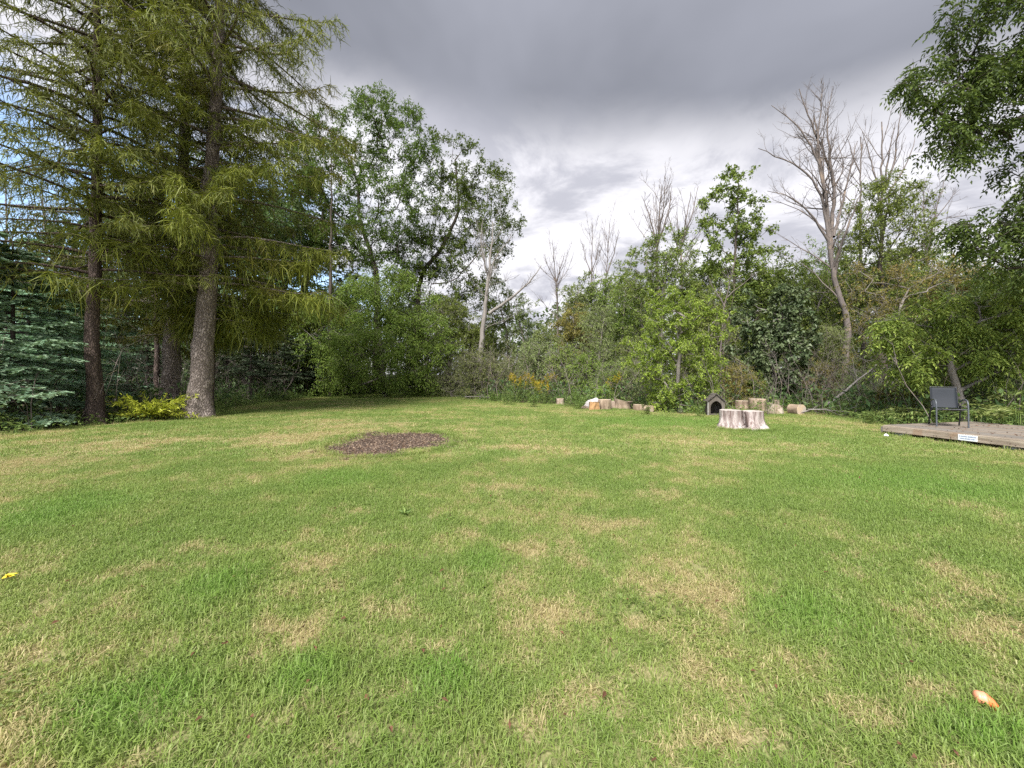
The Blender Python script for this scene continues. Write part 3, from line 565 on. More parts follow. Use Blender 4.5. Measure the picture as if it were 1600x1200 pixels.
# ------------------------------------------------------------------ broadleaf trees
px_tree('leafy_tree', 'tall open-crowned leafy tree, the higher one beside the big conifers', 'tree', 32, 590, [(588, 560), (590, 470), (588, 420), (560, 340), (562, 260)],
    [(565, 215, 70, 60), (625, 215, 55, 50), (520, 300, 55, 60), (590, 320, 60, 55, -2), (655, 240, 32, 55), (640, 330, 50, 60), (545, 390, 70, 40), (600, 180, 55, 30), (490, 230, 45, 60), (470, 320, 45, 55), (470, 250, 35, 45), (500, 390, 50, 40), (610, 400, 60, 35)], .34, 2.5, dict(twigs=5, tl=.75, per=15, leaf=.22, width=.09, out=.5, up=.25, droop=.35), M_LOC2, M_BARK_D)
px_tree('leafy_tree', 'open-crowned leafy tree with a forked dark limb leaning over the gap', 'tree', 33.5, 652, [(650, 540), (655, 430), (690, 390), (718, 330), (712, 250)],
    [(708, 255, 52, 50), (755, 300, 45, 60), (700, 340, 60, 45), (775, 350, 34, 50), (680, 400, 60, 40), (745, 410, 50, 45), (800, 352, 22, 8), (680, 460, 65, 50), (735, 480, 50, 45), (650, 400, 50, 40)], .3, 2.5, dict(twigs=5, tl=.75, per=15, leaf=.22, width=.09, out=.5, up=.2, droop=.35), M_LOC2, M_BARK_D)
px_tree('leafy_tree', 'drooping leafy tree standing alone at the far edge of the lawn', 'tree', 27.5, 603, [(600, 590), (596, 540), (590, 490), (585, 450)],
    [(560, 480, 75, 45), (620, 470, 60, 45), (505, 520, 45, 50), (500, 570, 45, 30), (650, 530, 60, 45), (580, 545, 70, 40, -2), (660, 570, 35, 40), (560, 582, 60, 22, -1), (630, 590, 60, 20, -1), (600, 440, 50, 28)], .2, 3.0, dict(twigs=5, tl=.7, per=6, leaf=.17, width=.065, out=.75, up=0, droop=.6, comp=(2, .42)), M_WAL, M_BARK_G, wmin=.15)
px_tree('leafy_tree', 'leafy tree with bright green bushy crown overtopping the wood pile', 'tree', 27, 1030, [(1032, 560), (1035, 480), (1040, 420)],
    [(1018, 415, 44, 45), (1062, 405, 32, 48), (985, 430, 26, 30), (1040, 390, 34, 24), (1010, 470, 45, 40), (1062, 470, 35, 45), (1040, 520, 60, 30)], .2, 4.0, dict(twigs=5, tl=.55, per=13, leaf=.16, width=.085, out=.7, up=.1, droop=.3), M_MID, M_BARK_G, wmin=.15)
px_tree('leafy_tree', 'tall narrow vine-leaved tree rising above the light green bush', 'tree', 27.5, 1140, [(1138, 570), (1142, 480), (1150, 380), (1155, 290)],
    [(1152, 285, 26, 30), (1130, 325, 34, 35), (1165, 335, 26, 42), (1112, 350, 18, 20), (1140, 390, 46, 42), (1175, 420, 42, 42), (1120, 450, 40, 42), (1187, 362, 26, 16), (1190, 460, 40, 40), (1150, 500, 60, 35)], .17, 3.8, dict(twigs=5, tl=.45, per=10, leaf=.2, width=.13, out=.8, up=.1, droop=.3), M_MID, M_BARK_D, wmin=.12)
px_tree('leafy_tree', 'full leafy tree just east of the tall dead tree', 'tree', 23.5, 1378, [(1378, 560), (1380, 470), (1375, 400), (1385, 330)],
    [(1385, 310, 50, 28), (1350, 330, 32, 30), (1425, 305, 32, 24), (1400, 360, 55, 45), (1350, 400, 35, 50), (1420, 420, 45, 45), (1375, 460, 60, 45), (1440, 380, 22, 30), (1340, 370, 36, 30), (1400, 290, 36, 22)], .2, 4.3, dict(twigs=5, tl=.55, per=12, leaf=.17, width=.07, out=.6, up=.15, droop=.4), M_MID, M_BARK_D, wmin=.15)
px_tree('leafy_tree', 'olive brown thin-leaved tree behind the deck shrubs', 'tree', 17.5, 1398, [(1396, 580), (1400, 500), (1420, 450)],
    [(1390, 455, 55, 35), (1450, 430, 55, 28), (1350, 480, 35, 40), (1420, 500, 50, 40), (1500, 425, 45, 22), (1370, 540, 40, 40), (1340, 440, 30, 30)], .12, 4.5, dict(twigs=5, tl=.5, per=11, leaf=.1, width=.045, out=.5, up=.1, droop=.2), M_OLIVE, M_BARK_G, wmin=.1)
px_tree('leafy_tree', 'large overhanging tree reaching in with dark feathery foliage high above the deck', 'tree', 10.0, 1830, [(1825, 500), (1790, 300), (1740, 200), (1700, 60)],
    [(1490, 130, 50, 55), (1560, 60, 60, 70), (1460, 190, 30, 35), (1530, 190, 55, 30), (1600, 120, 60, 60), (1480, 236, 26, 10), (1596, 310, 28, 36), (1560, 375, 60, 32), (1428, 120, 14, 20), (1620, 380, 60, 60), (1650, 200, 60, 90), (1512, 345, 24, 14), (1520, 20, 50, 40), (1680, 320, 70, 90), (1700, 60, 70, 90)], .2, 7.5,
    dict(twigs=5, tl=.42, per=3, leaf=.125, width=.05, out=.5, up=-.15, droop=.7, comp=(4, .34)), M_RIGHT, M_BARK_D, wmin=.3, jit=.05)
px_tree('leafy_tree', 'dark arching sumac-like tree with leaning grey stem right behind the chair', 'tree', 12.4, 1512, [(1508, 640), (1495, 600), (1480, 560), (1478, 520)],
    [(1450, 500, 50, 40), (1520, 480, 55, 45), (1580, 450, 50, 45), (1420, 545, 35, 35), (1480, 560, 50, 30), (1590, 530, 55, 40), (1545, 560, 50, 35), (1640, 500, 60, 70), (1400, 500, 22, 22)], .11, 8, dict(twigs=5, tl=.42, per=4, leaf=.13, width=.045, out=.7, up=.0, droop=.6, comp=(4, .33)), M_SUMAC, M_BARK_G, wmin=.3)
px_tree('leafy_tree', 'shaded feathery tree filling the corner beyond the deck', 'tree', 15.5, 1620, [(1618, 560), (1600, 480), (1590, 430)],
    [(1560, 500, 60, 60), (1620, 470, 60, 70), (1500, 540, 60, 50), (1600, 590, 60, 40), (1530, 600, 50, 35), (1680, 540, 60, 80)], .14, 4.5, dict(twigs=5, tl=.5, per=4, leaf=.12, width=.045, out=.6, up=.0, droop=.6, comp=(3, .34)), M_DARK, M_BARK_D, wmin=.2)
# bushes
px_tree('leafy_bush', 'round light green leafy bush right of the wood pile, over the dog house', 'bush', 16.6, 1062, [(1060, 630), (1062, 570), (1060, 520)],
    [(1050, 500, 45, 42), (1100, 510, 32, 42), (1010, 560, 38, 40), (1062, 570, 50, 45, -.5), (1110, 575, 28, 40), (1040, 470, 28, 22), (1040, 612, 30, 24), (1078, 620, 38, 24, -.4), (1085, 478, 24, 20)], .08, 12.0, dict(twigs=5, tl=.32, per=17, leaf=.1, width=.06, out=.8, up=.2, droop=.15), M_BUSH, M_BARK_G, wmin=.1, step=.3)
px_tree('leafy_bush', 'dark big-leaved vine-covered bush behind the sawn stumps', 'bush', 20.5, 1208, [(1208, 620), (1210, 560), (1208, 500)],
    [(1195, 490, 45, 42), (1245, 520, 35, 40), (1175, 540, 38, 40), (1220, 560, 48, 40, -.5), (1255, 590, 28, 34), (1190, 600, 45, 28), (1232, 470, 30, 26), (1240, 612, 30, 18)], .08, 7.0, dict(twigs=5, tl=.32, per=10, leaf=.19, width=.15, out=.9, up=.1, droop=.45), M_VINE, M_BARK_G, wmin=.1, step=.3)

# bare trees --------------------------------------------------------
def bare_chains(limbs, levels=3, n0=9, ratio=.42, up=.45, rmin=.007, spread=.75):
    out = []; cur = []
    for P, r0, r1 in limbs:
        P = polyl(P, .45, .025); r = np.linspace(r0, r1, len(P)); out.append((P, r)); cur.append((P, r, .3))
    for lv in range(levels):
        nxt = []
        for P, r, smin in cur:
            Ln = np.linalg.norm(np.diff(P, axis=0), axis=1).sum(); n = int(n0 * (Ln / 5) ** .6) + 2 if lv == 0 else int(max(2, min(7, Ln * 2.6)))
            for _ in range(n):
                s = rng.uniform(smin, .97); i = min(len(P) - 2, int(s * (len(P) - 1))); T = unit(P[i + 1] - P[i]); L = max(.25, Ln * ratio * (1.15 - s) ** .5 * rng.uniform(.5, 1.1)); L = min(L, 4.2)
                D = unit(T * .75 + rng.normal(0, spread * .6, 3) + [0, 0, up * .4]); k = 6 if lv < 2 else 4; pts = [P[i]]
                for q in range(k): D = unit(D + rng.normal(0, .13, 3) + [0, 0, up * .16]); pts.append(pts[-1] + D * L / k)
                ra = max(rmin, min(r[i] * .62, .0105 * L + .004)); c = (np.array(pts), np.linspace(ra, rmin * .6, k + 1)); out.append(c); nxt.append((c[0], c[1], .12))
        cur = nxt
    return out
def bare_mesh(chains, mat, name='bare_tree'):
    acc = Acc(); tubes([c for c in chains if c[1].max() > .05], 9, acc, wob=.04); tubes([c for c in chains if c[1].max() <= .05], 3, acc); return acc.mesh(name + '_trunk', mat, True)
def bare_px(label, Y, base_px, limbs, mat, **kw):
    base = np.array([(base_px - 800) / FPX * Y, Y, 0.0]); LL = []
    for pts, r0, r1 in limbs: LL.append(([W(p[0], p[1], Y + (p[2] if len(p) > 2 else 0)) - base for p in pts], r0, r1))
    LL[0][0].insert(0, np.array([0, 0, -.1])); me_ = bare_mesh(bare_chains(LL, **kw), mat); return tree('bare_tree', base, label, 'tree', me_, None, 'dead and leafless trees')
bare_px('tallest dead tree, forked and leafless, its bent pinkish trunk rising beside the sawn stumps', 22, 1318, [
    ([(1318, 600), (1324, 540), (1323, 480), (1308, 455), (1298, 400), (1292, 320), (1280, 230), (1272, 180)], .2, .025),
    ([(1298, 400), (1300, 350), (1304, 290, .4), (1288, 240, .4), (1262, 180), (1248, 140)], .11, .02),
    ([(1296, 390), (1285, 300), (1255, 262), (1215, 245), (1185, 232)], .09, .015), ([(1290, 310), (1275, 240), (1282, 180), (1285, 130)], .07, .015),
    ([(1285, 270), (1262, 215), (1235, 185), (1205, 165)], .065, .012), ([(1296, 380), (1270, 335), (1235, 305), (1200, 298)], .07, .012),
    ([(1302, 370), (1318, 310, 1), (1330, 260, 1), (1340, 220, 1)], .09, .015), ([(1300, 420), (1322, 360, -1), (1345, 300, -1)], .08, .015), ([(1303, 290), (1290, 200), (1300, 140)], .07, .012)], M_DEAD, n0=11, levels=3, rmin=.005, spread=.95)
bare_px('pale dead-topped tree with one long bare limb angled over the gap in the woods', 30, 752, [
    ([(751, 560), (756, 500), (762, 440), (768, 390), (770, 345)], .26, .03), ([(764, 490), (800, 465), (830, 440), (845, 415)], .13, .02), ([(764, 440), (775, 395), (800, 370)], .07, .015), ([(762, 430), (750, 380), (755, 340)], .07, .015)], M_DEADP, n0=7)
bare_px('leafless grey tree with fan-shaped top behind the bright bushy crown', 31, 1030, [([(1028, 520), (1026, 420), (1028, 370), (1034, 290)], .2, .02), ([(1027, 390), (1015, 340), (1003, 305)], .08, .012), ([(1027, 385), (1045, 330), (1050, 290)], .08, .012), ([(1027, 380), (1038, 320), (1040, 275)], .07, .012)], M_DEAD, n0=12, up=.7)
bare_px('leafless grey tree leaning right between two leafy crowns', 30, 1070, [([(1066, 540), (1066, 430), (1062, 390), (1075, 330), (1080, 300)], .15, .02), ([(1062, 400), (1050, 350), (1042, 335)], .06, .012), ([(1066, 380), (1085, 320), (1092, 290)], .06, .012)], M_DEAD, n0=9, up=.6)
bare_px('thin grey leafless pole tree, the left of two close together in the middle gap', 38, 924, [([(924, 540), (924, 450), (925, 400), (926, 352)], .15, .015), ([(924, 430), (912, 395), (908, 372)], .05, .01), ([(925, 425), (935, 390), (938, 360)], .05, .01)], M_DEAD, n0=8, up=.8)
bare_px('thin grey leafless pole tree, the right of two close together in the middle gap', 39, 948, [([(946, 540), (946, 450), (950, 400), (953, 350)], .13, .015), ([(948, 430), (960, 395), (968, 362)], .06, .01)], M_DEAD, n0=7, up=.8)
bare_px('small leafless tree standing alone in the brightest part of the gap', 39, 870, [([(872, 540), (870, 450), (866, 410), (863, 374)], .14, .015), ([(869, 440), (880, 405), (884, 392)], .05, .01), ([(869, 440), (852, 410), (850, 395)], .05, .01)], M_DEAD, n0=9, up=.5)
bare_px('leafless tree whose dark upright stems stick out of the full leafy tree', 25, 1386, [([(1380, 520), (1376, 400), (1378, 300), (1379, 190)], .15, .03), ([(1377, 330), (1360, 250), (1348, 205)], .06, .015), ([(1382, 300), (1400, 240), (1407, 170)], .07, .015), ([(1384, 310), (1420, 250), (1432, 215)], .06, .012), ([(1382, 290), (1392, 220), (1400, 190)], .06, .012)], M_DEAD, n0=5, levels=2, up=.6)
bare_px('short leafless snag just right of the tallest dead tree', 27, 1350, [([(1348, 520), (1345, 400), (1344, 300), (1345, 215)], .12, .03), ([(1344, 270), (1330, 240), (1322, 212)], .05, .012)], M_DEAD, n0=3, levels=2)
bare_px('fine grey leafless tree in the gap before the overhanging foliage', 28, 1450, [([(1448, 520), (1450, 400), (1462, 330), (1478, 275)], .12, .015), ([(1452, 380), (1440, 330), (1445, 290)], .05, .01), ([(1456, 350), (1485, 310), (1500, 295)], .05, .01)], M_DEAD, n0=8)
bare_px('small pale dead tree with crossed branches behind the light green bush', 23, 1128, [([(1126, 560), (1130, 490), (1140, 440), (1150, 400)], .075, .015), ([(1133, 480), (1118, 450), (1105, 430)], .05, .012), ([(1136, 465), (1160, 445), (1185, 425)], .04, .01)], M_DEAD, n0=5)
bare_px('leafless pole with broken twigs seen against the blue sky', 24, 72, [([(72, 520), (71, 420), (70, 350), (66, 300)], .13, .02), ([(71, 400), (85, 350), (95, 320)], .05, .012), ([(71, 390), (50, 350), (40, 325)], .05, .012)], M_DEAD, n0=8)
bare_px('thin leafless tree at the far west against blue sky', 22, 12, [([(10, 520), (10, 420), (12, 340), (8, 280)], .12, .02), ([(10, 400), (25, 350), (35, 330)], .05, .012)], M_DEAD, n0=8)
bare_px('thin leafless tree in the slot between conifer shoots and drooping tree', 33, 478, [([(480, 540), (480, 450), (482, 400), (485, 370)], .12, .02), ([(481, 430), (495, 400), (505, 385)], .05, .01)], M_DEAD, n0=7)

# general woods -----------------------------------------------------
def proto(h, w, nl, seed, leaf, width, dens, per, twigs=4, z0=.25, tl=.7, comp=None, droop=.3, r=None, twig=True, tag_='woods'):
    global rng
    keep = rng; rng = np.random.default_rng(seed); sp = []
    for _ in range(nl):
        z = h * rng.uniform(z0, .86); a = rng.uniform(0, 6.283); q = w * .5 * rng.uniform(.1, .62) * (1 if z < h * .6 else .6); rr = w * rng.uniform(.2, .3)
        sp.append((q * math.cos(a), q * math.sin(a), z, rr, rr, rr * .85))
    sp.append((0, 0, h * .85, w * .2, w * .2, h * .13)); T, C = lobes(sp, dens); T[:, 2] = np.maximum(T[:, 2], .1)
    tp = polyl([(0, 0, -.1), (rng.normal(0, .2), rng.normal(0, .2), h * .45), (rng.normal(0, .4), rng.normal(0, .4), h * .85)], .5, .04)
    ch = grow(tp, T, r or h * .018, wmin=z0 * .7, step=.5); wa = wood(ch); ca = Acc(); leafy(T, C, twigs, tl, per, leaf, width, ca, comp=comp, droop=droop, twacc=wa if twig else None)
    a, b = wa.mesh(tag_ + '_trunk', M_BARK_G, True), ca.mesh(tag_ + '_crown', M_MID); rng = keep; return a, b
PT = [proto(9, 5.5, 20, 1, .19, .09, 1.9, 15, z0=.12), proto(11, 4.5, 22, 2, .19, .1, 1.9, 15, z0=.12), proto(10, 6.5, 24, 3, .19, .08, 1.5, 15, z0=.12), proto(8, 4.5, 20, 4, .16, .07, 2.4, 14, droop=.5, z0=.1)]
PB = [proto(3.6, 4.2, 18, 5, .12, .055, 4, 12, z0=.08, tl=.45, r=.06), proto(3, 3.4, 16, 6, .1, .06, 5, 12, z0=.08, tl=.35, r=.05), proto(2.6, 3.8, 16, 7, .14, .03, 5, 12, z0=.08, tl=.5, r=.05)]
PH = {id(PT[0]): 9, id(PT[1]): 11, id(PT[2]): 10, id(PT[3]): 8, id(PB[0]): 3.9, id(PB[1]): 3.3, id(PB[2]): 2.9}
def woods(px, Y, top, P, mat, label, rz=None, wide=1.0, group='leafy trees in the woods', name='woodland_tree', cat='tree'):
    H = EYE + (HZ - top) / FPX * Y; s = H / PH[id(P)]; return tree(name, ((px - 800) / FPX * Y, Y, 0), label, cat, P[0], P[1], group, rng.uniform(0, 6.28) if rz is None else rz, (s * wide, s * wide, s), mat)
for a in [(40, 21, 395, PT[0], M_DARK, 'dark leafy tree above the blue-green spruces at the far west', 1), (125, 25, 330, PT[1], M_DARK, 'dark leafy tree behind the reddish trunk'), (200, 27, 250, PT[0], M_DARK, 'dark leafy tree between the reddish and the straight grey trunk'),
          (300, 29, 210, PT[2], M_DARK, 'dark leafy tree directly behind the two grey trunks'), (385, 27, 260, PT[0], M_DARK, 'dark leafy tree behind the weeping conifer shoots'), (445, 30, 330, PT[1], M_DARK, 'dark leafy tree whose crown meets the open-crowned tree'),
          (330, 23, 500, PT[3], M_DARK, 'low dark leafy tree in the deep shade behind the leaning trunk', 1), (180, 21, 520, PT[3], M_DARK, 'low dark leafy tree in the shade left of the straight trunk'), (-70, 22, 380, PT[2], M_DARK, 'dark leafy tree beyond the edge spruces'),
          (700, 31, 455, PT[3], M_LOC, 'mid green tree below the forked dark limb', 2), (490, 34, 270, PT[1], M_DARK, 'tall dark leafy tree seen between the weeping conifer and the open-crowned tree', 1, 1.5), (425, 31, 280, PT[2], M_DARK, 'tall dark leafy tree behind the east side of the weeping conifer'), (790, 38, 440, PT[1], M_MID, 'slim green tree just right of the pale dead-topped trunk'), (910, 37, 425, PT[0], M_GREY, 'taller grey-green tree behind the two leafless poles'), (955, 36, 415, PT[3], M_MID, 'mid green tree rising right of the two leafless poles'), (470, 29, 440, PT[0], M_LOC, 'mid green tree filling the slot between conifer shoots and drooping tree', 2.2), (540, 31, 430, PT[2], M_LOC2, 'broad green tree right behind the drooping tree'), (735, 31, 490, PT[0], M_LOC, 'bushy green tree left of the pale dead-topped trunk', 1.2),
          (660, 31, 490, PT[0], M_LOC, 'bushy green tree touching the drooping tree on its right'), (815, 36, 455, PT[1], M_GREY, 'grey-green feathery tree in the gap, left part'), (848, 30, 500, PT[0], M_GREY, 'grey-green scrubby tree behind the goldenrod'),
          (895, 31, 470, PT[0], M_OLIVE, 'olive tinted thin-leaved tree in the middle of the gap'), (935, 28, 470, PT[3], M_GREY, 'grey-green tree left of the bright bushy crown'), (975, 31, 440, PT[1], M_MID, 'slim leafy tree touching the bright bushy crown'),
          (985, 24, 520, PT[3], M_MID, 'leafy small tree behind the split logs'), (1000, 33, 415, PT[2], M_MID, 'broad leafy tree behind the bright bushy crown'), (1100, 29, 400, PT[2], M_MID, 'broad leafy tree behind the crossed dead branches'), (1290, 31, 385, PT[2], M_MID, 'broad leafy tree far behind the tallest dead tree'), (1420, 31, 370, PT[2], M_MID, 'broad leafy tree far behind the full leafy tree'), (1100, 25, 440, PT[0], M_MID, 'leafy tree between the bright crown and the vine-leaved tree'), (1225, 27, 385, PT[0], M_MID, 'leafy tree at the left foot of the tallest dead tree'), (1270, 25, 420, PT[3], M_MID, 'leafy tree directly behind the bent dead trunk'),
          (1185, 30, 395, PT[1], M_MID, 'leafy tree right of the vine-leaved tree'), (1330, 27, 385, PT[0], M_MID, 'leafy tree right behind the bent dead trunk'), (1450, 26, 385, PT[2], M_MID, 'leafy tree below the gap in the overhanging foliage'), (1500, 22, 395, PT[0], M_OLIVE, 'yellowish tree seen between deck shrubs and overhanging foliage'),
          (1560, 20, 400, PT[2], M_DARK, 'dark leafy tree behind the deck corner'), (1650, 17, 380, PT[2], M_DARK, 'dark leafy tree past the deck at the photo edge'), (1300, 21, 500, PT[3], M_GREY, 'grey-green scrubby tree around the bent dead trunk')]:
    woods(*a)
# back row that reads as one wood
SK = np.array([(-300, 400), (100, 400), (200, 390), (450, 400), (600, 450), (700, 440), (780, 485), (860, 468), (940, 465), (1000, 440), (1100, 440), (1250, 420), (1320, 400), (1460, 400), (1600, 390), (1900, 390)])
for i, px in enumerate(np.arange(-240, 1860, 62)):
    Y = 42 + (i % 3) * 4; p = px + rng.uniform(-20, 20); top = np.interp(p, SK[:, 0], SK[:, 1]) + rng.uniform(0, 45)
    woods(p, Y, top, PT[i % 4], [M_GREY, M_MID, M_DARK][i % 3], 'leafy tree in the far back row of the woods', wide=1.15, group='far back row of the woods')
# shrubs along the woods edge
for a in [(705, 27.5, 560, PB[2], M_GREY, 'grey twiggy shrub right of the drooping tree'), (742, 25.5, 535, PB[0], M_GREY, 'dark grey-green shrub at the foot of the pale dead-topped tree'), (790, 26, 545, PB[2], M_GREY, 'grey willowy shrub left of the goldenrod'), (838, 27, 520, PB[0], M_GREY, 'willowy shrub directly behind the goldenrod'),
          (880, 25, 530, PB[1], M_MID, 'rounded mid green shrub right of the goldenrod'), (915, 22.5, 545, PB[1], M_WAL, 'fresh green shrub behind the single white log'), (955, 20.5, 555, PB[0], M_MID, 'shrub directly behind the split logs'), (1000, 20, 560, PB[2], M_GREY, 'thin-leaved shrub behind the right end of the wood pile'),
          (945, 19.2, 598, PB[1], M_BUSH, 'low yellow-green shrub above the wood pile'), (1178, 19.4, 578, PB[1], M_WAL, 'small bright green conifer-like shrub behind the first sawn round'), (1150, 19.5, 560, PB[0], M_OLIVE, 'brownish shrub between dog house and vine-covered bush'), (1285, 20, 560, PB[2], M_OLIVE, 'brownish twiggy shrub left of the bent dead trunk'),
          (1345, 18, 570, PB[2], M_GREY, 'grey twiggy shrub right of the bent dead trunk'), (1385, 15.5, 600, PB[1], M_OLIVE, 'low yellowish shrub behind the fallen branches'), (1425, 14, 590, PB[0], M_SUMAC, 'dark green shrub left of the chair'), (1440, 16, 560, PB[1], M_UNDER, 'taller green shrub behind the chair'),
          (640, 30, 585, PB[1], M_DARK, 'low dark shrub under the drooping tree'), (560, 30.5, 570, PB[0], M_DARK, 'dark shrub behind the drooping tree'), (500, 29.5, 580, PB[1], M_DARK, 'dark shrub left of the drooping tree'), (420, 24.5, 600, PB[0], M_DARK, 'dark low shrub right of the thin grey stem'), (290, 19.5, 590, PB[0], M_DARK, 'dark shrub behind the two grey trunks'),
          (205, 17.5, 590, PB[1], M_DARK, 'dark shrub behind the golden juniper'), (110, 14, 640, PB[2], M_GREY, 'dry grey low shrub in front of the spruces'), (-10, 11.3, 655, PB[1], M_UNDER, 'low green shrub under the spruce boughs'), (1540, 14, 600, PB[0], M_DARK, 'dark shrub behind the deck'), (1620, 13, 590, PB[0], M_SUMAC, 'dark shrub at the deck corner'),
          (1490, 15.5, 575, PB[1], M_SUMAC, 'dark round shrub behind the chair back')]:
    woods(*a, group='shrubs at the woods edge', name='shrub', cat='shrub')

# distant wood mass
def distant():
    n = 26000; x = rng.uniform(-120, 120, n); y = rng.uniform(52, 75, n); hh = 9.2 + 1.6 * np.sin(x * .35) + 1.2 * np.sin(x * .9 + 2) + .7 * np.sin(x * 2.1); z = rng.uniform(0, 1, n) ** .8 * hh; acc = Acc()
    leaves(np.c_[x, y, z], rng.normal(0, 1, (n, 3)), rng.uniform(.5, 1.0, n), .42, acc); return acc.mesh('distant_woods', M_DARK)
tag(link('distant_woods', distant()), 'far woods that read as one green mass beyond the trees', 'woods', None, 'stuff')

# undergrowth along the woods edge
CLEAR = [(2.4, 20.0, .8), (3.4, 17.4, .8), (4.2, 17.3, .9), (5.1, 16.8, .8), (5.6, 16.4, .6), (7.4, 14.6, .8), (9.6, 17.2, 1.0), (10.3, 16.4, 1.1), (10.7, 15.3, .9), (9.8, 16, .8), (8.7, 15.6, .5)]
def clear(x, y): return np.all([np.hypot(x - a, y - b) > r for a, b, r in CLEAR], axis=0)
def undergrowth():
    acc = Acc(); e = poly[(poly[:, 1] > 9) ]; e = np.repeat(e, 26, 0); k = len(e); c = np.array([0, 14.0]); o = unit(e - c); d = rng.uniform(-.05, 2.6, k)[:, None]; B = e + o * d + rng.normal(0, .25, (k, 2))
    kk = ~deck_in(B[:, 0], B[:, 1]) & clear(B[:, 0], B[:, 1]); B = B[kk]; h = (.12 + .22 * d[kk, 0]) * rng.uniform(.5, 1.3, len(B)); P = np.c_[B, h * rng.uniform(.3, 1, len(B))]; k = len(P)
    for _ in range(4): leaves(P + rng.normal(0, .09, (k, 3)) * [1, 1, .8], rng.normal(0, 1, (k, 3)) * [1, 1, .5] + [0, 0, .4], rng.uniform(.07, .16, k), .05, acc)
    sticks(np.c_[B, 0 * h], P, .006, .003, acc); return acc.mesh('undergrowth', M_UNDER)
tag(link('undergrowth', undergrowth()), 'low weeds and seedlings along the edge of the woods', 'undergrowth', None, 'stuff')
def far_under():
    n = 15000; x = rng.uniform(-26, 30, n); y = rng.uniform(9, 44, n); p2 = np.c_[x, y]; k = ~inside(x, y) & ~deck_in(x, y) & ~((x > -13.5) & (x < 12) & (y < 14)) & clear(x, y); p2 = p2[k]; n = len(p2); acc = Acc(); P = np.c_[p2, rng.uniform(.05, .9, n)]
    for _ in range(3): leaves(P + rng.normal(0, .2, (n, 3)), rng.normal(0, 1, (n, 3)) + [0, 0, .4], rng.uniform(.15, .32, n), .11, acc)
    return acc.mesh('woodland_ground_cover', M_DARK)
tag(link('woodland_ground_cover', far_under()), 'dark leafy ground cover inside the woods', 'ground cover', None, 'stuff')

# golden juniper ----------------------------------------------------
def juniper():
    base = G(238, 662); aw, af = Acc(), Acc(); base = np.array([(238 - 800) / FPX * 13.4, 13.4, 0.0]); n = 74
    az = rng.uniform(0, 6.283, n); el = rng.uniform(.15, 1.15, n); L = rng.uniform(.6, 1.35, n); D = np.c_[np.cos(az) * 1.25, np.sin(az) * .8, el]; D = unit(D); L *= 1 + .25 * np.cos(az)**2
    for i in range(n):
        s = np.linspace(0, 1, 6)[:, None]; P = D[i] * L[i] * s + np.array([0, 0, .12]) + np.array([0, 0, -.28]) * L[i] * s ** 2 + np.array([0, 0, .1]) * s ** 4; tubes([(P, np.linspace(.014, .003, 6))], 3, aw)
        m = 44; t = rng.uniform(.15, 1, m); q = np.stack([np.interp(t, s[:, 0], P[:, k]) for k in range(3)], -1) + rng.normal(0, .025, (m, 3)); strips(q, D[i] * .9 + rng.normal(0, .6, (m, 3)) + [0, 0, -.05], rng.uniform(.06, .15, m), .028, np.array([0, 0, -.15]), af)
    return tree('juniper_bush', base, 'low spreading golden yellow-green juniper at the foot of the big trunks', 'bush', aw.mesh('juniper_stem', M_BARK_D, True), af.mesh('juniper_foliage', M_YEW))
juniper()

# goldenrod and weeds ----------------------------------------------
def herb(h, n, leafm, flower, seed):
    r = np.random.default_rng(seed); global rng; keep = rng; rng = r; aw, af, ag = Acc(), Acc(), Acc()
    for i in range(n):
        b = np.r_[r.normal(0, .16, 2), 0]; H = h * r.uniform(.7, 1.1); t = b + np.r_[r.normal(0, .12, 2), H]; sticks(b[None], t[None], .006, .003, aw); m = 26; s = r.uniform(.15, .95, m)[:, None]; q = b + (t - b) * s
        leaves(q, np.c_[r.normal(0, 1, (m, 2)), r.uniform(-.2, .5, m)], .13 * r.uniform(.7, 1.2, m), .028, af)
        if flower:
            m = 60; s = r.uniform(.8, 1.04, m)[:, None]; q = b + (t - b) * s + r.normal(0, .05, (m, 3)) * (1.1 - s) * 5; leaves(q, r.normal(0, 1, (m, 3)), .04, .03, ag)
    out = aw.mesh('herb_stem', M_UNDER), af.mesh('herb_foliage', leafm), (ag.mesh('herb_flower', M_GOLD) if flower else None); rng = keep; return out
GR = [herb(1.15, 9, M_UNDER, True, 1), herb(.95, 8, M_UNDER, True, 2)]; WD = [herb(.95, 12, M_UNDER, False, 3), herb(.7, 11, M_UNDER, False, 4)]
for i, (px, py, lab) in enumerate([(826, 628, 'goldenrod with the most orange tinted flower heads, left of its clump'), (842, 624, 'goldenrod in the middle of the clump by the woods edge'), (858, 626, 'bright yellow goldenrod right of the clump middle'), (872, 621, 'goldenrod nearest the single white log'), (808, 630, 'goldenrod at the left end of the clump'), (850, 632, 'goldenrod standing in front of the clump'),
        (957, 634, 'lone goldenrod behind the split logs')]):
    p = G(px, py); r = empty('goldenrod_plant', p, lab, 'plant', 'goldenrod by the woods edge', i * 1.3); a = GR[i % 2]; link('stem', a[0], r); f = link('foliage', a[1], r); f['kind'] = 'stuff'; f = link('flower_head', a[2], r); f['kind'] = 'stuff'; r.scale = (1.1,) * 3 if i % 2 else (1.25,) * 3
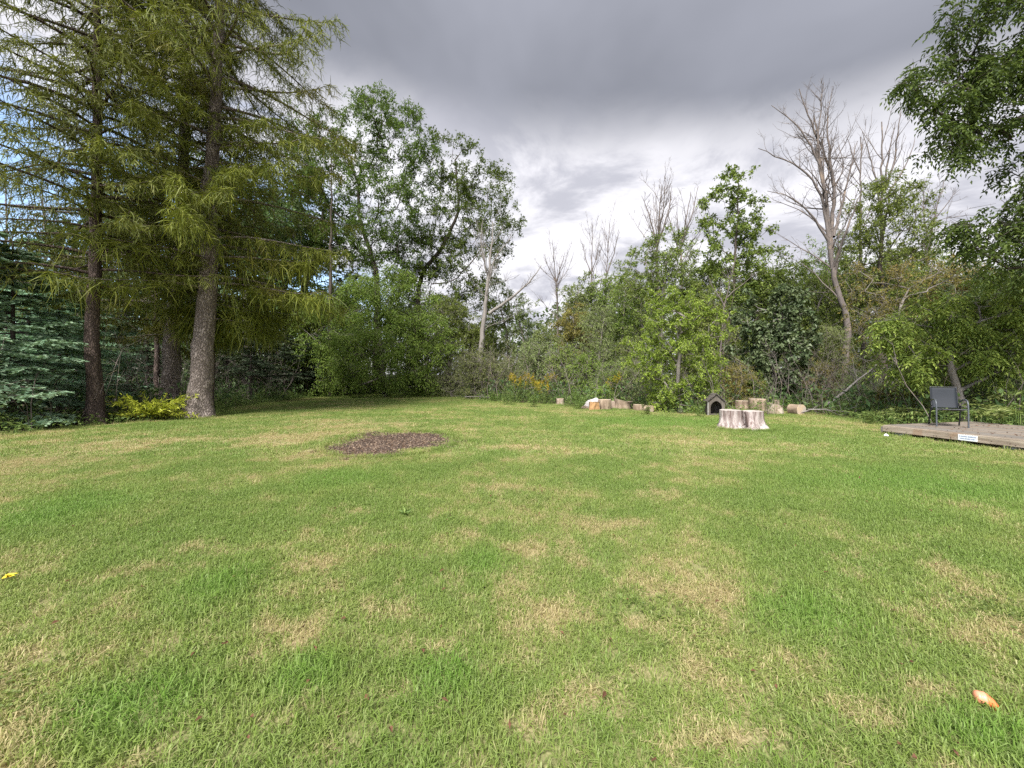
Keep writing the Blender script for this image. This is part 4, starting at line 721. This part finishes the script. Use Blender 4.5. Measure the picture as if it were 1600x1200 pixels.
for i, (px, py, lab) in enumerate([(790, 633, 'tall green weed left of the goldenrod'), (835, 636, 'tall green weed in front of the goldenrod'), (895, 636, 'tall green weed between the white log and the split logs'), (770, 628, 'tall green weed at the foot of the grey shrubs'), (905, 640, 'short green weed just left of the split logs'), (1010, 648, 'green weed at the right end of the wood pile'), (1092, 652, 'green weed left of the dog house'), (1365, 664, 'green weed left of the deck corner'), (345, 647, 'pale green weed at the foot of the leaning trunk')]):
    p = G(px, py); r = empty('weed_plant', p, lab, 'plant', 'tall weeds at the woods edge', i * 1.7); a = WD[i % 2]; link('stem', a[0], r); f = link('foliage', a[1], r); f['kind'] = 'stuff'; r.scale = (.9,) * 3 if i < 5 else (.6,) * 3
# sumac seedlings by the deck
def fern(seed, n=9, L=.75):
    global rng; keep = rng; rng = np.random.default_rng(seed); aw, af = Acc(), Acc(); az = rng.uniform(0, 6.283, n); D = np.c_[np.cos(az), np.sin(az), rng.uniform(.1, .7, n)]; P = np.c_[rng.normal(0, .06, (n, 2)), rng.uniform(.25, .6, n)]
    sticks(P * [1, 1, 0], P, .008, .005, aw); sticks(P, P + unit(D) * L * .9 + [0, 0, -.2], .005, .002, aw); compound(P, D, L * rng.uniform(.8, 1.1, n), 8, .13, .04, af, .3); out = aw.mesh('seedling_stem', M_UNDER), af.mesh('seedling_foliage', M_FERN); rng = keep; return out
FE = [fern(1), fern(2, 11, .85)]
for i, (px, Y, s, lab) in enumerate([(1530, 11.5, 1.0, 'pale feathery seedling at the back of the deck, beside the chair'), (1560, 10.9, 1.15, 'pale feathery seedling spilling over the deck boards'), (1590, 10.3, 1.2, 'pale feathery seedling at the photo edge over the deck'), (1575, 12.4, 1.5, 'taller feathery seedling behind the deck'), (1625, 11.0, 1.5, 'feathery seedling just past the photo edge'),
        (1350, 12.6, .6, 'small feathery plant beside the scrap of white paper'), (1395, 12.0, .7, 'small feathery plant near the far corner of the deck'), (1420, 12.6, .8, 'feathery plant between the fallen branches and the chair'), (1545, 12.6, 1.3, 'feathery seedling leaning on the grey stem')]):
    r = empty('sumac_seedling', ((px - 800) / FPX * Y, Y, 0), lab, 'plant', 'feathery seedlings round the deck', i * 1.9); r.scale = (s, s, s); link('stem', FE[i % 2][0], r); f = link('foliage', FE[i % 2][1], r); f['kind'] = 'stuff'

# ------------------------------------------------------------------ logs, stumps
M_CUT = new_mat('cut_wood'); nt = M_CUT.node_tree; tc = nd(nt, 'ShaderNodeTexCoord'); wv = nd(nt, 'ShaderNodeTexWave', wave_type='RINGS', rings_direction='Z'); wv.inputs['Scale'].default_value = 9; wv.inputs['Distortion'].default_value = 2.5
nt.links.new(tc.outputs['Object'], wv.inputs[0]); c_ = mixc(nt, wv.outputs[0], (.42, .3, .2), (.6, .48, .35)); c_ = mixc(nt, mrange(nt, nz(nt, 6, 4, .6, tc.outputs['Object']), .4, .7), c_, (.4, .36, .32)); p_ = nd(nt, 'ShaderNodeBsdfPrincipled'); p_.inputs['Roughness'].default_value = .85
nt.links.new(c_, p_.inputs['Base Color']); o_ = nd(nt, 'ShaderNodeOutputMaterial'); nt.links.new(p_.outputs[0], o_.inputs[0])
M_LOGB = bark_mat('log_bark', (.2, .145, .105), (.4, .31, .23), 7, .9, (1, 1, .3), False, pale=(.46, .36, .27))
M_LOGW = bark_mat('weathered_log_bark', (.28, .21, .16), (.48, .39, .32), 8, .8, (1, 1, .3), False, pale=(.54, .47, .41))
M_STUMP = bark_mat('weathered_stump_wood', (.17, .12, .11), (.5, .44, .42), 9, 1.0, (1.6, 1.6, .2), False, pale=(.6, .55, .54))
M_ORANGE = plain('split_heartwood', (.4, .24, .12), .85, .1, var=.3, scale=8)
M_ROCK = plain('pale_boulder', (.45, .42, .42), .9, .1, var=.2, scale=5, bump=.5)
def drum(r, h, seed, flare=0.0, lobes_=0, sides=28, rings=9, tilt=.0):
    g = np.random.default_rng(seed); a = np.arange(sides) * 2 * math.pi / sides; out = 1 + .05 * np.cos(2 * a + g.uniform(0, 6)) + .045 * np.cos(3 * a + g.uniform(0, 6)) + .03 * np.cos(7 * a + g.uniform(0, 6)); z = np.linspace(0, h, rings); V = []
    for q in z:
        rr = r * out * (1 + g.normal(0, .012, sides)) * (1 + .04 * math.sin(q / h * 5 + seed))
        if flare: rr = rr + flare * math.exp(-q / (h * .33)) * (.45 + .55 * np.maximum(0, np.cos(lobes_ * a + seed)) ** 1.5)
        V.append(np.stack([rr * np.cos(a), rr * np.sin(a), np.full(sides, q) + (tilt * np.cos(a) * r if q == z[-1] else 0)], -1))
    V = np.concatenate(V); i = np.arange(rings - 1)[:, None] * sides; j = np.arange(sides)[None]; j2 = (j + 1) % sides; F = np.stack([i + j, i + j2, i + sides + j2, i + sides + j], -1).reshape(-1, 4)
    top = V[-sides:]; bot = V[:sides]
    def face(ring, up): # chip edge + disc, 3 mm proud
        c = ring.mean(0); R1 = c + (ring - c) * .97; R1[:, 2] += .003 * up; VV = np.vstack([ring, R1, c[None] + [0, 0, .003 * up]]); j = np.arange(sides); j2 = (j + 1) % sides
        q = np.stack([j, j2, sides + j2, sides + j], -1); t = np.stack([sides + j, sides + j2, np.full(sides, 2 * sides)], -1); return VV, [q if up > 0 else q[:, ::-1], t if up > 0 else t[:, ::-1]]
    return V, F, face(top, 1), face(bot, -1)
def log(label, loc, r, h, seed, bark=None, lying=None, rz=0, name='log_round', group='sawn log rounds', tilt=0):
    e = empty(name, loc, label, 'log', group, rz); V, F, T, B = drum(r, h, seed, tilt=tilt)
    link('bark', mesh_data('log_bark', V, [F], bark or M_LOGB, True), e); link('cut_face', mesh_data('cut_face', T[0], T[1][::-1], M_CUT), e)
    if lying is not None: link('cut_face', mesh_data('cut_face', B[0], B[1][::-1], M_CUT), e); e.rotation_euler = (rad(90), 0, lying); e.location.z = r * .92
    return e
def L_(px, Y): return ((px - 800) / FPX * Y, Y, -.02)
log('small whitish log standing alone left of the wood pile, in front of the goldenrod', L_(875, 20.6), .18, .3, 3, M_LOGW)
log('upright sawn log round right beside the split orange log', L_(945, 17.6), .28, .44, 5)
log('broad low sawn log round in the middle of the wood pile', L_(972, 17.9), .33, .38, 8, tilt=-.25)
log('mossy dark sawn log round at the back right of the wood pile', L_(984, 18.4), .2, .3, 9, M_BARK_D)
log('small upright sawn round at the right end of the wood pile', L_(998, 17.0), .22, .27, 12, M_LOGB)
log('smallest tilted log chunk at the right end of the wood pile', L_(1009, 16.6), .13, .3, 14, lying=.6)
log('short yellowish log chunk wedged between two bigger rounds of the wood pile', L_(958, 18.1), .14, .34, 15, M_LOGW)
log('greenish sawn log round standing directly behind the double stump', L_(1159, 18.0), .27, .36, 21)
log('tallest sawn log round just right of the double stump, back row', L_(1184, 17.0), .32, .5, 23)
log('wide sawn log round with slanting pale top, right of the tallest one', L_(1209, 15.7), .30, .37, 26, M_LOGW, tilt=-.3)
log('sawn log on its side, round end showing, at the right end of the row', L_(1236, 15.6), .2, .42, 28, lying=.25)
log('small log chunk almost hidden behind the slanting round', L_(1213, 17.6), .12, .42, 31, M_LOGW)
# split log
e = empty('split_log', L_(929, 17.2), 'split log showing its orange inner wood at the left end of the wood pile', 'log', None, .15)
a = np.linspace(0, math.pi, 13); ring = np.c_[.24 * np.cos(a), .2 * np.sin(a)]; V = np.vstack([np.c_[ring, np.full(13, 0)], np.c_[ring * .96, np.full(13, .36)]]); i = np.arange(12); link('bark', mesh_data('split_bark', V, [np.stack([i, i + 1, i + 14, i + 13], -1)], M_LOGB, True), e)
link('split_face', mesh_data('split_face', np.array([(-.24, 0, 0), (.24, 0, 0), (.19, .01, .34), (-.2, 0, .38), (-.05, -.05, .02), (.03, -.05, .35)], float), [np.array([(0, 4, 5), (0, 5, 3), (4, 1, 2), (4, 2, 5)])], M_ORANGE), e)
ct = np.vstack([V[13:], [[0, .05, .363]]]); i = np.arange(12); link('cut_face', mesh_data('cut_face', ct, [np.stack([i, i + 1, np.full(12, 13)], -1)], M_CUT), e)
def boulder(loc, s, seed, label, mat, name='boulder', cat='rock'):
    import bmesh
    g = np.random.default_rng(seed); bm = bmesh.new(); bmesh.ops.create_icosphere(bm, subdivisions=3, radius=1); ph = g.uniform(0, 6, 9)
    for v in bm.verts:
        c = v.co; n = 1 + .12 * math.sin(3 * c.x + ph[0]) + .1 * math.sin(4 * c.y + ph[1]) + .09 * math.sin(5 * c.z + ph[2]) + .05 * math.sin(9 * c.x + 7 * c.y + ph[3]); v.co = Vector((c.x * s[0] * n, c.y * s[1] * n, max(-.3, c.z) * s[2] * n))
    me = bpy.data.meshes.new(name); bm.to_mesh(me); bm.free(); me.materials.append(mat); me.shade_smooth(); return tag(link(name, me, None, loc), label, cat)
boulder(L_(926, 18.2), (.36, .25, .5), 4, 'whitish boulder with a humped top behind the split log', M_ROCK)
boulder(L_(915, 17.9), (.2, .15, .13), 6, 'small brownish stone left of the split log', plain('brown_stone', (.3, .22, .18), .9, .1))
# double stump
e = empty('double_stump', ((1158 - 800) / FPX * 11.35, 11.35, -.03), 'big pale weathered double tree stump standing on the lawn', 'stump')
for i, (dx, dy, r, fl, lb, sd_) in enumerate([(-.285, .04, .25, .2, 5, 2), (.285, -.03, .235, .26, 4, 9)]):
    V, F, T, B = drum(r, .54 if i == 0 else .52, sd_, fl, lb, 48, 16); ang = np.arctan2(V[:, 1], V[:, 0])
    V[:, :2] *= (1 + .045 * np.sin(ang * 13 + sd_) + .03 * np.sin(ang * 21))[:, None]; toe = -2.0 if i == 1 else -2.7; dd = np.cos(ang - toe); k = np.maximum(0, dd) ** 14 * np.exp(-V[:, 2] / .13) * (.5 if i else .15); V[:, 0] += k * math.cos(toe); V[:, 1] += k * math.sin(toe)
    V[-48:, 0], V[-48:, 1] = V[-48:, 0], V[-48:, 1]; ring = V[-48:]; c = ring.mean(0); inner = c + (ring - c) * .93 + [0, 0, .006]; VV = np.vstack([ring + [0, 0, .0005], inner, c[None] + [0, 0, .0]]); j = np.arange(48); j2 = (j + 1) % 48
    s_ = link('stem', mesh_data('stump_stem', V, [F], M_STUMP, True), e, (dx, dy, 0)); link('cut_face', mesh_data('stump_top', VV, [np.stack([48 + j, 48 + j2, np.full(48, 96)], -1), np.stack([j, j2, 48 + j2, 48 + j], -1)], plain('weathered_cut_top', (.46, .41, .38), .9, .1, var=.3, scale=7)), s_)
M_CRACK = plain('dark_crack_bark', (.07, .05, .045), .95, .05)
ac = Acc(); tubes([(np.array([(-.02, -.2, .5), (0, -.26, .36), (-.02, -.3, .2), (.02, -.36, .05)]), np.array([.016, .02, .026, .03])), (np.array([(-.02, -.29, .2), (-.1, -.31, .17), (-.17, -.3, .12)]), np.array([.012, .012, .004]))], 6, ac); link('crack', ac.mesh('stump_crack', M_CRACK, True), e)

# dog house ---------------------------------------------------------
def prism(pts, y0, y1, mat, name):
    n = len(pts); V = [(x, y0, z) for x, z in pts] + [(x, y1, z) for x, z in pts]; F = [tuple(range(n)), tuple(range(2 * n - 1, n - 1, -1))] + [(i, i + n, (i + 1) % n + n, (i + 1) % n) for i in range(n)]
    me = bpy.data.meshes.new(name); me.from_pydata(V, [], F); me.materials.append(mat); return me
def box(name, x0, x1, y0, y1, z0, z1, mat, parent=None, loc=(0, 0, 0), bev=.004):
    import bmesh
    bm = bmesh.new(); bmesh.ops.create_cube(bm, size=1)
    for v in bm.verts: v.co = Vector(((x0 + x1) / 2 + v.co.x * (x1 - x0), (y0 + y1) / 2 + v.co.y * (y1 - y0), (z0 + z1) / 2 + v.co.z * (z1 - z0)))
    if bev: bmesh.ops.bevel(bm, geom=bm.edges[:], offset=bev, segments=1, affect='EDGES')
    me = bpy.data.meshes.new(name); bm.to_mesh(me); bm.free(); me.materials.append(mat); return link(name, me, parent, loc)
M_GWOOD = plain('grey_weathered_wood', (.12, .105, .09), .9, .1, var=.45, scale=7, bump=.4, stretch=(1, 1, .2))
M_SHING = plain('grey_roof_shingle', (.12, .105, .095), .9, .1, var=.45, scale=14, bump=.4)
hx = (1119 - 800) / FPX * 14.9; e = empty('dog_house', (hx, 14.9, 0), 'small grey wooden dog house with an arched doorway under the light green bush', 'dog house', None, rad(-14)); e.scale = (.86, .86, .88)
w, hh, ap = .33, .66, .92; aw_, ah = .22, .55
arch = [(aw_ * math.cos(t), ah - .2 + .22 * math.sin(t) * (1 + .18 * math.sin(t) ** 6)) for t in np.linspace(math.pi, 0, 13)]
link('front_wall', prism([(-w, 0), (-aw_, 0)] + arch + [(aw_, 0), (w, 0), (w, hh), (0, ap - .03), (-w, hh)], -.02, 0, M_GWOOD, 'front_wall'), e)
link('back_wall', prism([(-w, 0), (w, 0), (w, hh), (0, ap - .03), (-w, hh)], .62, .64, M_GWOOD, 'back_wall'), e)
for sx in (-1, 1): box('side_wall', sx * (w - .018) if sx > 0 else -w, w if sx > 0 else -(w - .018), .001, .619, 0, hh - .005, M_GWOOD, e)
box('floor_panel', -w + .02, w - .02, .002, .618, .03, .05, M_GWOOD, e)
for sx in (-1, 1):
    rp = link('roof_panel', prism([(0, ap), (sx * (w + .05), hh - .075), (sx * (w + .038), hh - .1), (0, ap - .028)][::sx], -.09, .72, M_SHING, 'roof_panel'), e)
    for k in range(4):
        f0, f1 = k / 4, (k + 1) / 4; x0, x1 = sx * (w + .05) * f0, sx * (w + .06) * f1; z0, z1 = ap + .004 - (ap - hh + .075) * f0, ap + .016 - (ap - hh + .075) * f1
        link('shingle', prism([(x0, z0), (x1, z1), (x1, z1 - .01), (x0, z0 - .002)][::sx], -.095, .725, M_SHING, 'shingle'), rp)
link('trim_board', prism([(-w - .012, 0), (-w + .03, 0), (-w + .03, hh - .03), (-w - .012, hh - .03)], -.034, -.0215, plain('pale_trim', (.3, .29, .27), .8, .1), 'trim_board'), e)

# deck ---------------------------------------------------------------
M_DECK = [bark_mat('deck_board_%s' % n, a, b, 5, .5, s, False) for n, a, b, s in [('brown', (.15, .125, .1), (.26, .22, .18), (.25, 3, 3)), ('grey', (.14, .125, .11), (.25, .225, .2), (.25, 3, 3)), ('tan', (.18, .145, .115), (.29, .24, .195), (.25, 3, 3))]]
dk = empty('wooden_deck', (9.35, 10.3, 0), 'low weathered wooden deck platform at the right of the lawn', 'deck', None, math.atan2(-.97, .243)); LN = 4.6
for k in range(21):
    y = k * .15; l0 = rng.uniform(-.012, .012); cut = rng.uniform(1.2, 3.2)
    m_ = M_DECK[rng.integers(0, 3)]; box('board', l0, LN + l0, y, y + .135, .196 + rng.uniform(-.002, .002), .232, m_, dk)
box('fascia_board', -.003, LN, -.042, -.004, .075, .226, bark_mat('fascia_wood', (.24, .19, .15), (.44, .37, .3), 4, .5, (.3, 1, 2.5), False, pale=(.3, .2, .14)), dk, bev=.006)
box('end_board', -.045, -.005, -.042, 3.05, .052, .19, M_DECK[1], dk)
for k in range(4): box('joist', .3 + k * 1.25, .345 + k * 1.25, .001, 3.02, .06, .19, M_BARK_D, dk)
for k in range(3): box('footing', .2 + k * 1.9, .4 + k * 1.9, .05, .25, -.02, .058, M_ROCK, dk)
M_NAIL = plain('rusty_nail', (.07, .045, .035), .8, .2)
ac = Acc(); pn = []
for x in (.12, .18, .5, 1.05, 1.35, 2.0, 2.3, 2.9): pn += [(x + rng.normal(0, .02), -.044, .1 + .07 * rng.uniform()), (x + rng.normal(0, .03), -.044, .08 + .05 * rng.uniform())]
for p in pn: tubes([(np.array([p, (p[0], p[1] - .002, p[2])]), np.array([.008, .008]))], 7, ac, cap=True)
k_ = link('knot', ac.mesh('knot', M_NAIL), dk); k_['kind'] = 'stuff'
# leaf litter on the deck
ac = Acc(); n = 160; q = np.c_[rng.uniform(.4, 4.4, n), rng.uniform(.1, 2.9, n) ** 1.0, np.full(n, .24)]; leaves(q, rng.normal(0, 1, (n, 3)) * [1, 1, .12], rng.uniform(.03, .07, n), .025, ac)
lt = tag(link('fallen_leaves', ac.mesh('fallen_leaves', plain('dead_leaf', (.13, .065, .04), .8, .1, var=.4)), None, (9.35, 10.3, .0)), 'scattered brown fallen leaves on the deck boards', 'leaves', None, 'stuff'); lt.rotation_euler = dk.rotation_euler
# sign on the deck fascia
M_WHITE = plain('white_sign', (.75, .77, .8), .4, .4, var=.03); M_BLUE = plain('blue_print', (.06, .13, .33), .5, .3, var=.05)
sg = empty('deck_sign', (9.35, 10.3, 0), 'small white rectangular sign with blue lettering on the deck edge', 'sign', None, dk.rotation_euler[2])
box('plate', 1.46, 1.775, -.0485, -.0435, .085, .21, M_WHITE, sg, bev=.001)
ac = Acc()
for row, (z0, z1, xa, xb) in enumerate([(.158, .182, 1.485, 1.752), (.112, .136, 1.50, 1.735)]):
    x = xa
    while x < xb:
        wv_ = rng.uniform(.006, .011); gp = .006 if rng.uniform() < .85 else .012; V = np.array([(x, -.0495, z0), (x + wv_, -.0495, z0), (x + wv_, -.0495, z1), (x, -.0495, z1)]); ac.add(V, np.array([[0, 1, 2, 3]])); x += wv_ + gp
le = link('lettering', ac.mesh('lettering', M_BLUE), sg); le['kind'] = 'stuff'

# patio chair ---------------------------------------------------------
M_SLING = plain('grey_mesh_sling', (.026, .03, .038), .7, .3, var=.12, scale=120); M_FRAME = plain('dark_metal_frame', (.02, .022, .026), .35, .5, .3, var=.1); M_ARM = plain('grey_metal_arm', (.1, .11, .125), .4, .5, .3, var=.1)
ch = empty('patio_chair', (10.68, 10.03, .232), 'grey mesh sling patio chair with dark metal frame standing on the deck', 'chair', None, rad(-32))
def tube(name, pts, r, mat, sm=3):
    P = np.array(pts, float)
    for _ in range(sm):   # Chaikin
        Q = [P[0]]
        for a, b in zip(P[:-1], P[1:]): Q += [a * .75 + b * .25, a * .25 + b * .75]
        Q.append(P[-1]); P = np.array(Q)
    a = Acc(); tubes([(P, np.full(len(P), r))], 10, a, cap=True); return link(name, a.mesh(name, mat, True), ch)
for s in (-1, 1):
    x = .27 * s
    tube('leg', [(x, -.27, 0), (x, -.265, .3), (x, -.25, .56), (x, -.19, .635)], .016, M_ARM); tube('armrest', [(x, -.19, .636), (x, -.1, .66), (x, .05, .65), (x * .98, .2, .60)], .02, M_ARM, 2)
    tube('leg', [(x, .3, 0), (x, .25, .2), (x * .97, .2, .40), (x * .95, .17, .5)], .015, M_FRAME)
    tube('side_rail', [(.235 * s, -.24, .43), (.235 * s, 0, .40), (.235 * s, .17, .385), (.235 * s, .235, .46), (.235 * s, .30, .7), (.235 * s, .36, .94)], .013, M_FRAME)
tube('crossbar', [(-.27, -.255, .425), (.27, -.255, .425)], .013, M_FRAME, 0); tube('crossbar', [(-.26, .2, .38), (.26, .2, .38)], .012, M_FRAME, 0); tube('top_rail', [(-.24, .362, .945), (.24, .362, .945)], .013, M_FRAME, 0)
def sling(name, prof, th=.006, dip=.02):
    P = np.array(prof, float); d = np.r_[0, np.cumsum(np.linalg.norm(np.diff(P, axis=0), axis=1))]; s = np.linspace(0, d[-1], 14); P = np.stack([np.interp(s, d, P[:, i]) for i in (0, 1)], -1); nx = 9; X = np.linspace(-.228, .228, nx)
    T = unit(np.gradient(P, axis=0)); N = np.c_[T[:, 1], -T[:, 0]]; V = []
    for side in (0, 1):
        for i in range(14):
            for x in X: o = -dip * (1 - (x / .228) ** 2) * math.sin(i / 13 * math.pi) + th * side; V.append((x, P[i, 0] - N[i, 0] * o, P[i, 1] - N[i, 1] * o))
    q = []; m = 14 * nx
    for i in range(13):
        for j in range(nx - 1): a = i * nx + j; q += [(a, a + 1, a + nx + 1, a + nx), (m + a + nx, m + a + nx + 1, m + a + 1, m + a)]
    for i in range(13):
        for a in (i * nx, i * nx + nx - 1): q.append((a, a + nx, m + a + nx, m + a))
    for j in range(nx - 1):
        for a in (j, 13 * nx + j): q.append((a, a + 1, m + a + 1, m + a))
    return link(name, mesh_data(name, np.array(V), [np.array(q)], M_SLING, True), ch)
sling('seat', [(-.25, .437), (-.1, .42), (0, .405), (.165, .39)]); sling('backrest', [(.225, .44), (.26, .56), (.3, .7), (.358, .925)])

# fallen branches, brush --------------------------------------------
def fallen(label, pts, Y, r, mat=M_DEADP, n0=5):
    P = [W(a, b, Y + (c[0] if c else 0)) for a, b, *c in pts]; base = np.array([P[0][0], P[0][1], 0.0]); P = [p - base for p in P]
    ch_ = bare_chains([(P, r, r * .3)], levels=2, n0=n0, up=.0, ratio=.35); ch_ = [(np.c_[c[0][:, :2], np.maximum(c[0][:, 2], .01)], c[1]) for c in ch_]; me_ = bare_mesh(ch_, mat, 'fallen_branch'); me_.name = 'fallen_branch'
    o = link('fallen_branch', me_, None, base); return tag(o, label, 'branch', 'fallen branches at the foot of the dead tree')
fallen('thick pale fallen branch curving up in front of the bent dead trunk', [(1288, 634), (1308, 631), (1322, 612), (1336, 596), (1352, 582), (1374, 566)], 16.5, .06)
fallen('long pale fallen branch lying flat between the sawn logs and the paper scrap', [(1262, 640), (1285, 637), (1300, 643), (1330, 645), (1360, 646)], 14.8, .035)
fallen('thin arched fallen branch right of the log lying on its side', [(1250, 645), (1256, 630), (1272, 628), (1296, 634), (1312, 645)], 15.2, .03)
fallen('fallen branch leaning against the bent dead trunk from the left', [(1290, 632), (1298, 610), (1306, 588), (1312, 560)], 19, .045, M_BARK_D)
fallen('upright broken branch crossing the curved fallen one', [(1350, 640), (1342, 600), (1334, 580), (1331, 560)], 17, .03)
fallen('pale cut brush lying under the grey-green shrub', [(726, 620), (738, 614), (752, 618), (770, 622)], 24, .03, M_DEADP, 14)

# small things --------------------------------------------------------
M_PAPER = plain('white_paper', (.8, .8, .8), .7, .2, var=.02)
p = G(1320, 641.5); g_ = np.linspace(-1, 1, 6); V = np.array([(x * .17, y * .12, .05 + .02 * math.sin(3 * x + 2 * y) + .012 * math.sin(7 * x * y + 1)) for y in g_ for x in g_]); V = np.vstack([V, V - [0, 0, .003]]); i, j = np.meshgrid(np.arange(5), np.arange(5)); a_ = (i * 6 + j).ravel(); q = np.stack([a_, a_ + 1, a_ + 7, a_ + 6], -1)
tag(link('paper_scrap', mesh_data('paper_scrap', V, [np.vstack([q, (q + 36)[:, ::-1]])], M_PAPER), None, p), 'white scrap of paper lying at the lawn edge left of the deck', 'paper')
boulder(G(1385, 682) + [0, 0, .02], (.05, .04, .04), 8, 'tiny whitish pebble in the grass in front of the deck corner', M_PAPER, 'pebble', 'pebble')
# bright orange rubber toy
M_TOY = plain('orange_rubber', (.85, .2, .07), .45, .5, var=.15, scale=30); M_TOYP = plain('pale_orange_rubber', (.85, .33, .2), .4, .5, var=.1, scale=30)
ty = empty('dog_toy', G(1540, 1104) + [0, 0, .035], 'small bright orange ridged rubber toy lying in the grass near the camera', 'toy', None, rad(-28)); ty.scale = (.82, 1.25, 1.25)
def lathe(prof, sides=20):
    P = np.array(prof); a = np.arange(sides) * 2 * math.pi / sides; V = np.stack([np.repeat(P[:, 0:1], sides, 1), P[:, 1:2] * np.cos(a), P[:, 1:2] * np.sin(a)], -1).reshape(-1, 3); k = len(P); i = np.arange(k - 1)[:, None] * sides; j = np.arange(sides)[None]; j2 = (j + 1) % sides
    return V, np.stack([i + j, i + sides + j, i + sides + j2, i + j2], -1).reshape(-1, 4)
V, F = lathe([(-.048, .001), (-.047, .01), (-.042, .017), (-.033, .0205), (-.024, .021), (-.021, .0195), (-.018, .021), (-.006, .0215), (0, .0205), (.001, .001)]); link('rounded_end', mesh_data('toy_end', V, [F], M_TOYP, True), ty)
V, F = lathe([(-.003, .001), (-.002, .0195), (.008, .021), (.012, .018), (.018, .0195), (.022, .0165), (.028, .018), (.033, .014), (.042, .011), (.045, .001)]); V[:, 2] -= .35 * np.maximum(0, V[:, 0]) ** 1.0; V[:, 1] -= .2 * np.maximum(0, V[:, 0]); link('ribbed_body', mesh_data('toy_body', V, [F], M_TOY, True), ty)
M_YL = plain('yellow_leaf', (.75, .6, .04), .6, .3, var=.15)
ac = Acc(); leaves(np.zeros((3, 3)) + [[0, 0, 0], [.01, 0, 0], [0, .01, 0]], np.array([(1, .2, .2), (.8, .6, .3), (.7, -.5, .25)]), .07, .035, ac); tag(link('yellow_leaf', ac.mesh('yellow_leaf', M_YL), None, G(4, 912) + [0, 0, .045]), 'yellow fallen leaf in the grass at the edge of the photo', 'leaf')
ac = Acc(); n = 11; az = np.arange(n) * 2.4; leaves(np.zeros((n, 3)), np.c_[np.cos(az), np.sin(az), .35 + .3 * rng.uniform(size=n)], rng.uniform(.06, .11, n), .03, ac); tag(link('broadleaf_weed', ac.mesh('broadleaf_weed', M_UNDER), None, G(632, 806) + [0, 0, .02]), 'pale broad-leaved weed rosette growing in the lawn below the soil patch', 'weed')

# tangle of thin grey stems at the woods edge
def tangle():
    acc = Acc(); e = poly[(poly[:, 1] > 11)]; k = 900; e = e[rng.integers(0, len(e), k)]; o = unit(e - np.array([0, 14.0])); B = e + o * rng.uniform(.6, 5, (k, 1)); kk = ~deck_in(B[:, 0], B[:, 1]) & clear(B[:, 0], B[:, 1]); B = B[kk]; k = len(B); H = rng.uniform(.7, 3.6, k)[:, None]
    P = np.c_[B, np.zeros(k)]; D = unit(rng.normal(0, .35, (k, 3)) + [0, 0, 1.0]); r = .004 + .003 * H[:, 0]
    for q in range(5):
        P2 = P + D * H / 5; sticks(P, P2, r * (1 - q * .16), r * (1 - (q + 1) * .16), acc)
        if q > 0:
            S = unit(D + rng.normal(0, .7, (k, 3))); sticks(P2, P2 + S * H * .16, r * .4, r * .2, acc); S = unit(D + rng.normal(0, .7, (k, 3))); sticks(P2, P2 + S * H * .12, r * .4, r * .2, acc)
        P = P2; D = unit(D + rng.normal(0, .22, (k, 3)) + [0, 0, -.05])
    return acc.mesh('dry_stems', M_DEAD)
tag(link('dry_stems', tangle()), 'tangle of thin grey dry stems along the edge of the woods', 'stems', None, 'stuff')

# clover and plantain leaves scattered through the near lawn
def clover():
    acc = Acc(); C = [(-1.6, 2.9, .4), (.9, 2.6, .35), (2.6, 4.2, .5), (-3.8, 4.6, .6), (.3, 4.9, .5), (4.8, 6.1, .6), (-.6, 6.6, .5), (1.6, 7.6, .6), (-2.3, 1.9, .3), (3.1, 2.6, .3)]
    for x, y, r in C:
        n = 90; a = rng.normal(0, r * .55, (n, 2)); P = np.c_[x + a[:, 0], y + a[:, 1], rng.uniform(.022, .05, n)]
        for q in range(3):
            az = rng.uniform(0, .6, n) + q * 2.094; leaves(P, np.c_[np.cos(az), np.sin(az), rng.uniform(0, .35, n)], rng.uniform(.013, .022, n), .015, acc)
    return acc.mesh('clover', M_UNDER)
tag(link('clover', clover()), 'small clover leaves growing in patches in the near lawn', 'clover', None, 'stuff')
def litter():
    n = 330; y = 1.3 + 13 * rng.uniform(0, 1, n) ** 1.3; x = rng.uniform(-1.2, 1.2, n) * y; k = inside(x, y) & ~deck_in(x, y); x, y = x[k], y[k]; n = len(x); acc = Acc()
    leaves(np.c_[x, y, rng.uniform(.03, .055, n)], np.c_[rng.normal(0, 1, (n, 2)), rng.normal(0, .25, n)], rng.uniform(.015, .045, n), rng.uniform(.01, .02, n), acc, fold=.35); return acc.mesh('leaf_bits', bpy.data.materials['dead_leaf'])
tag(link('leaf_bits', litter()), 'few small brown leaf bits scattered on the lawn', 'leaves', None, 'stuff')
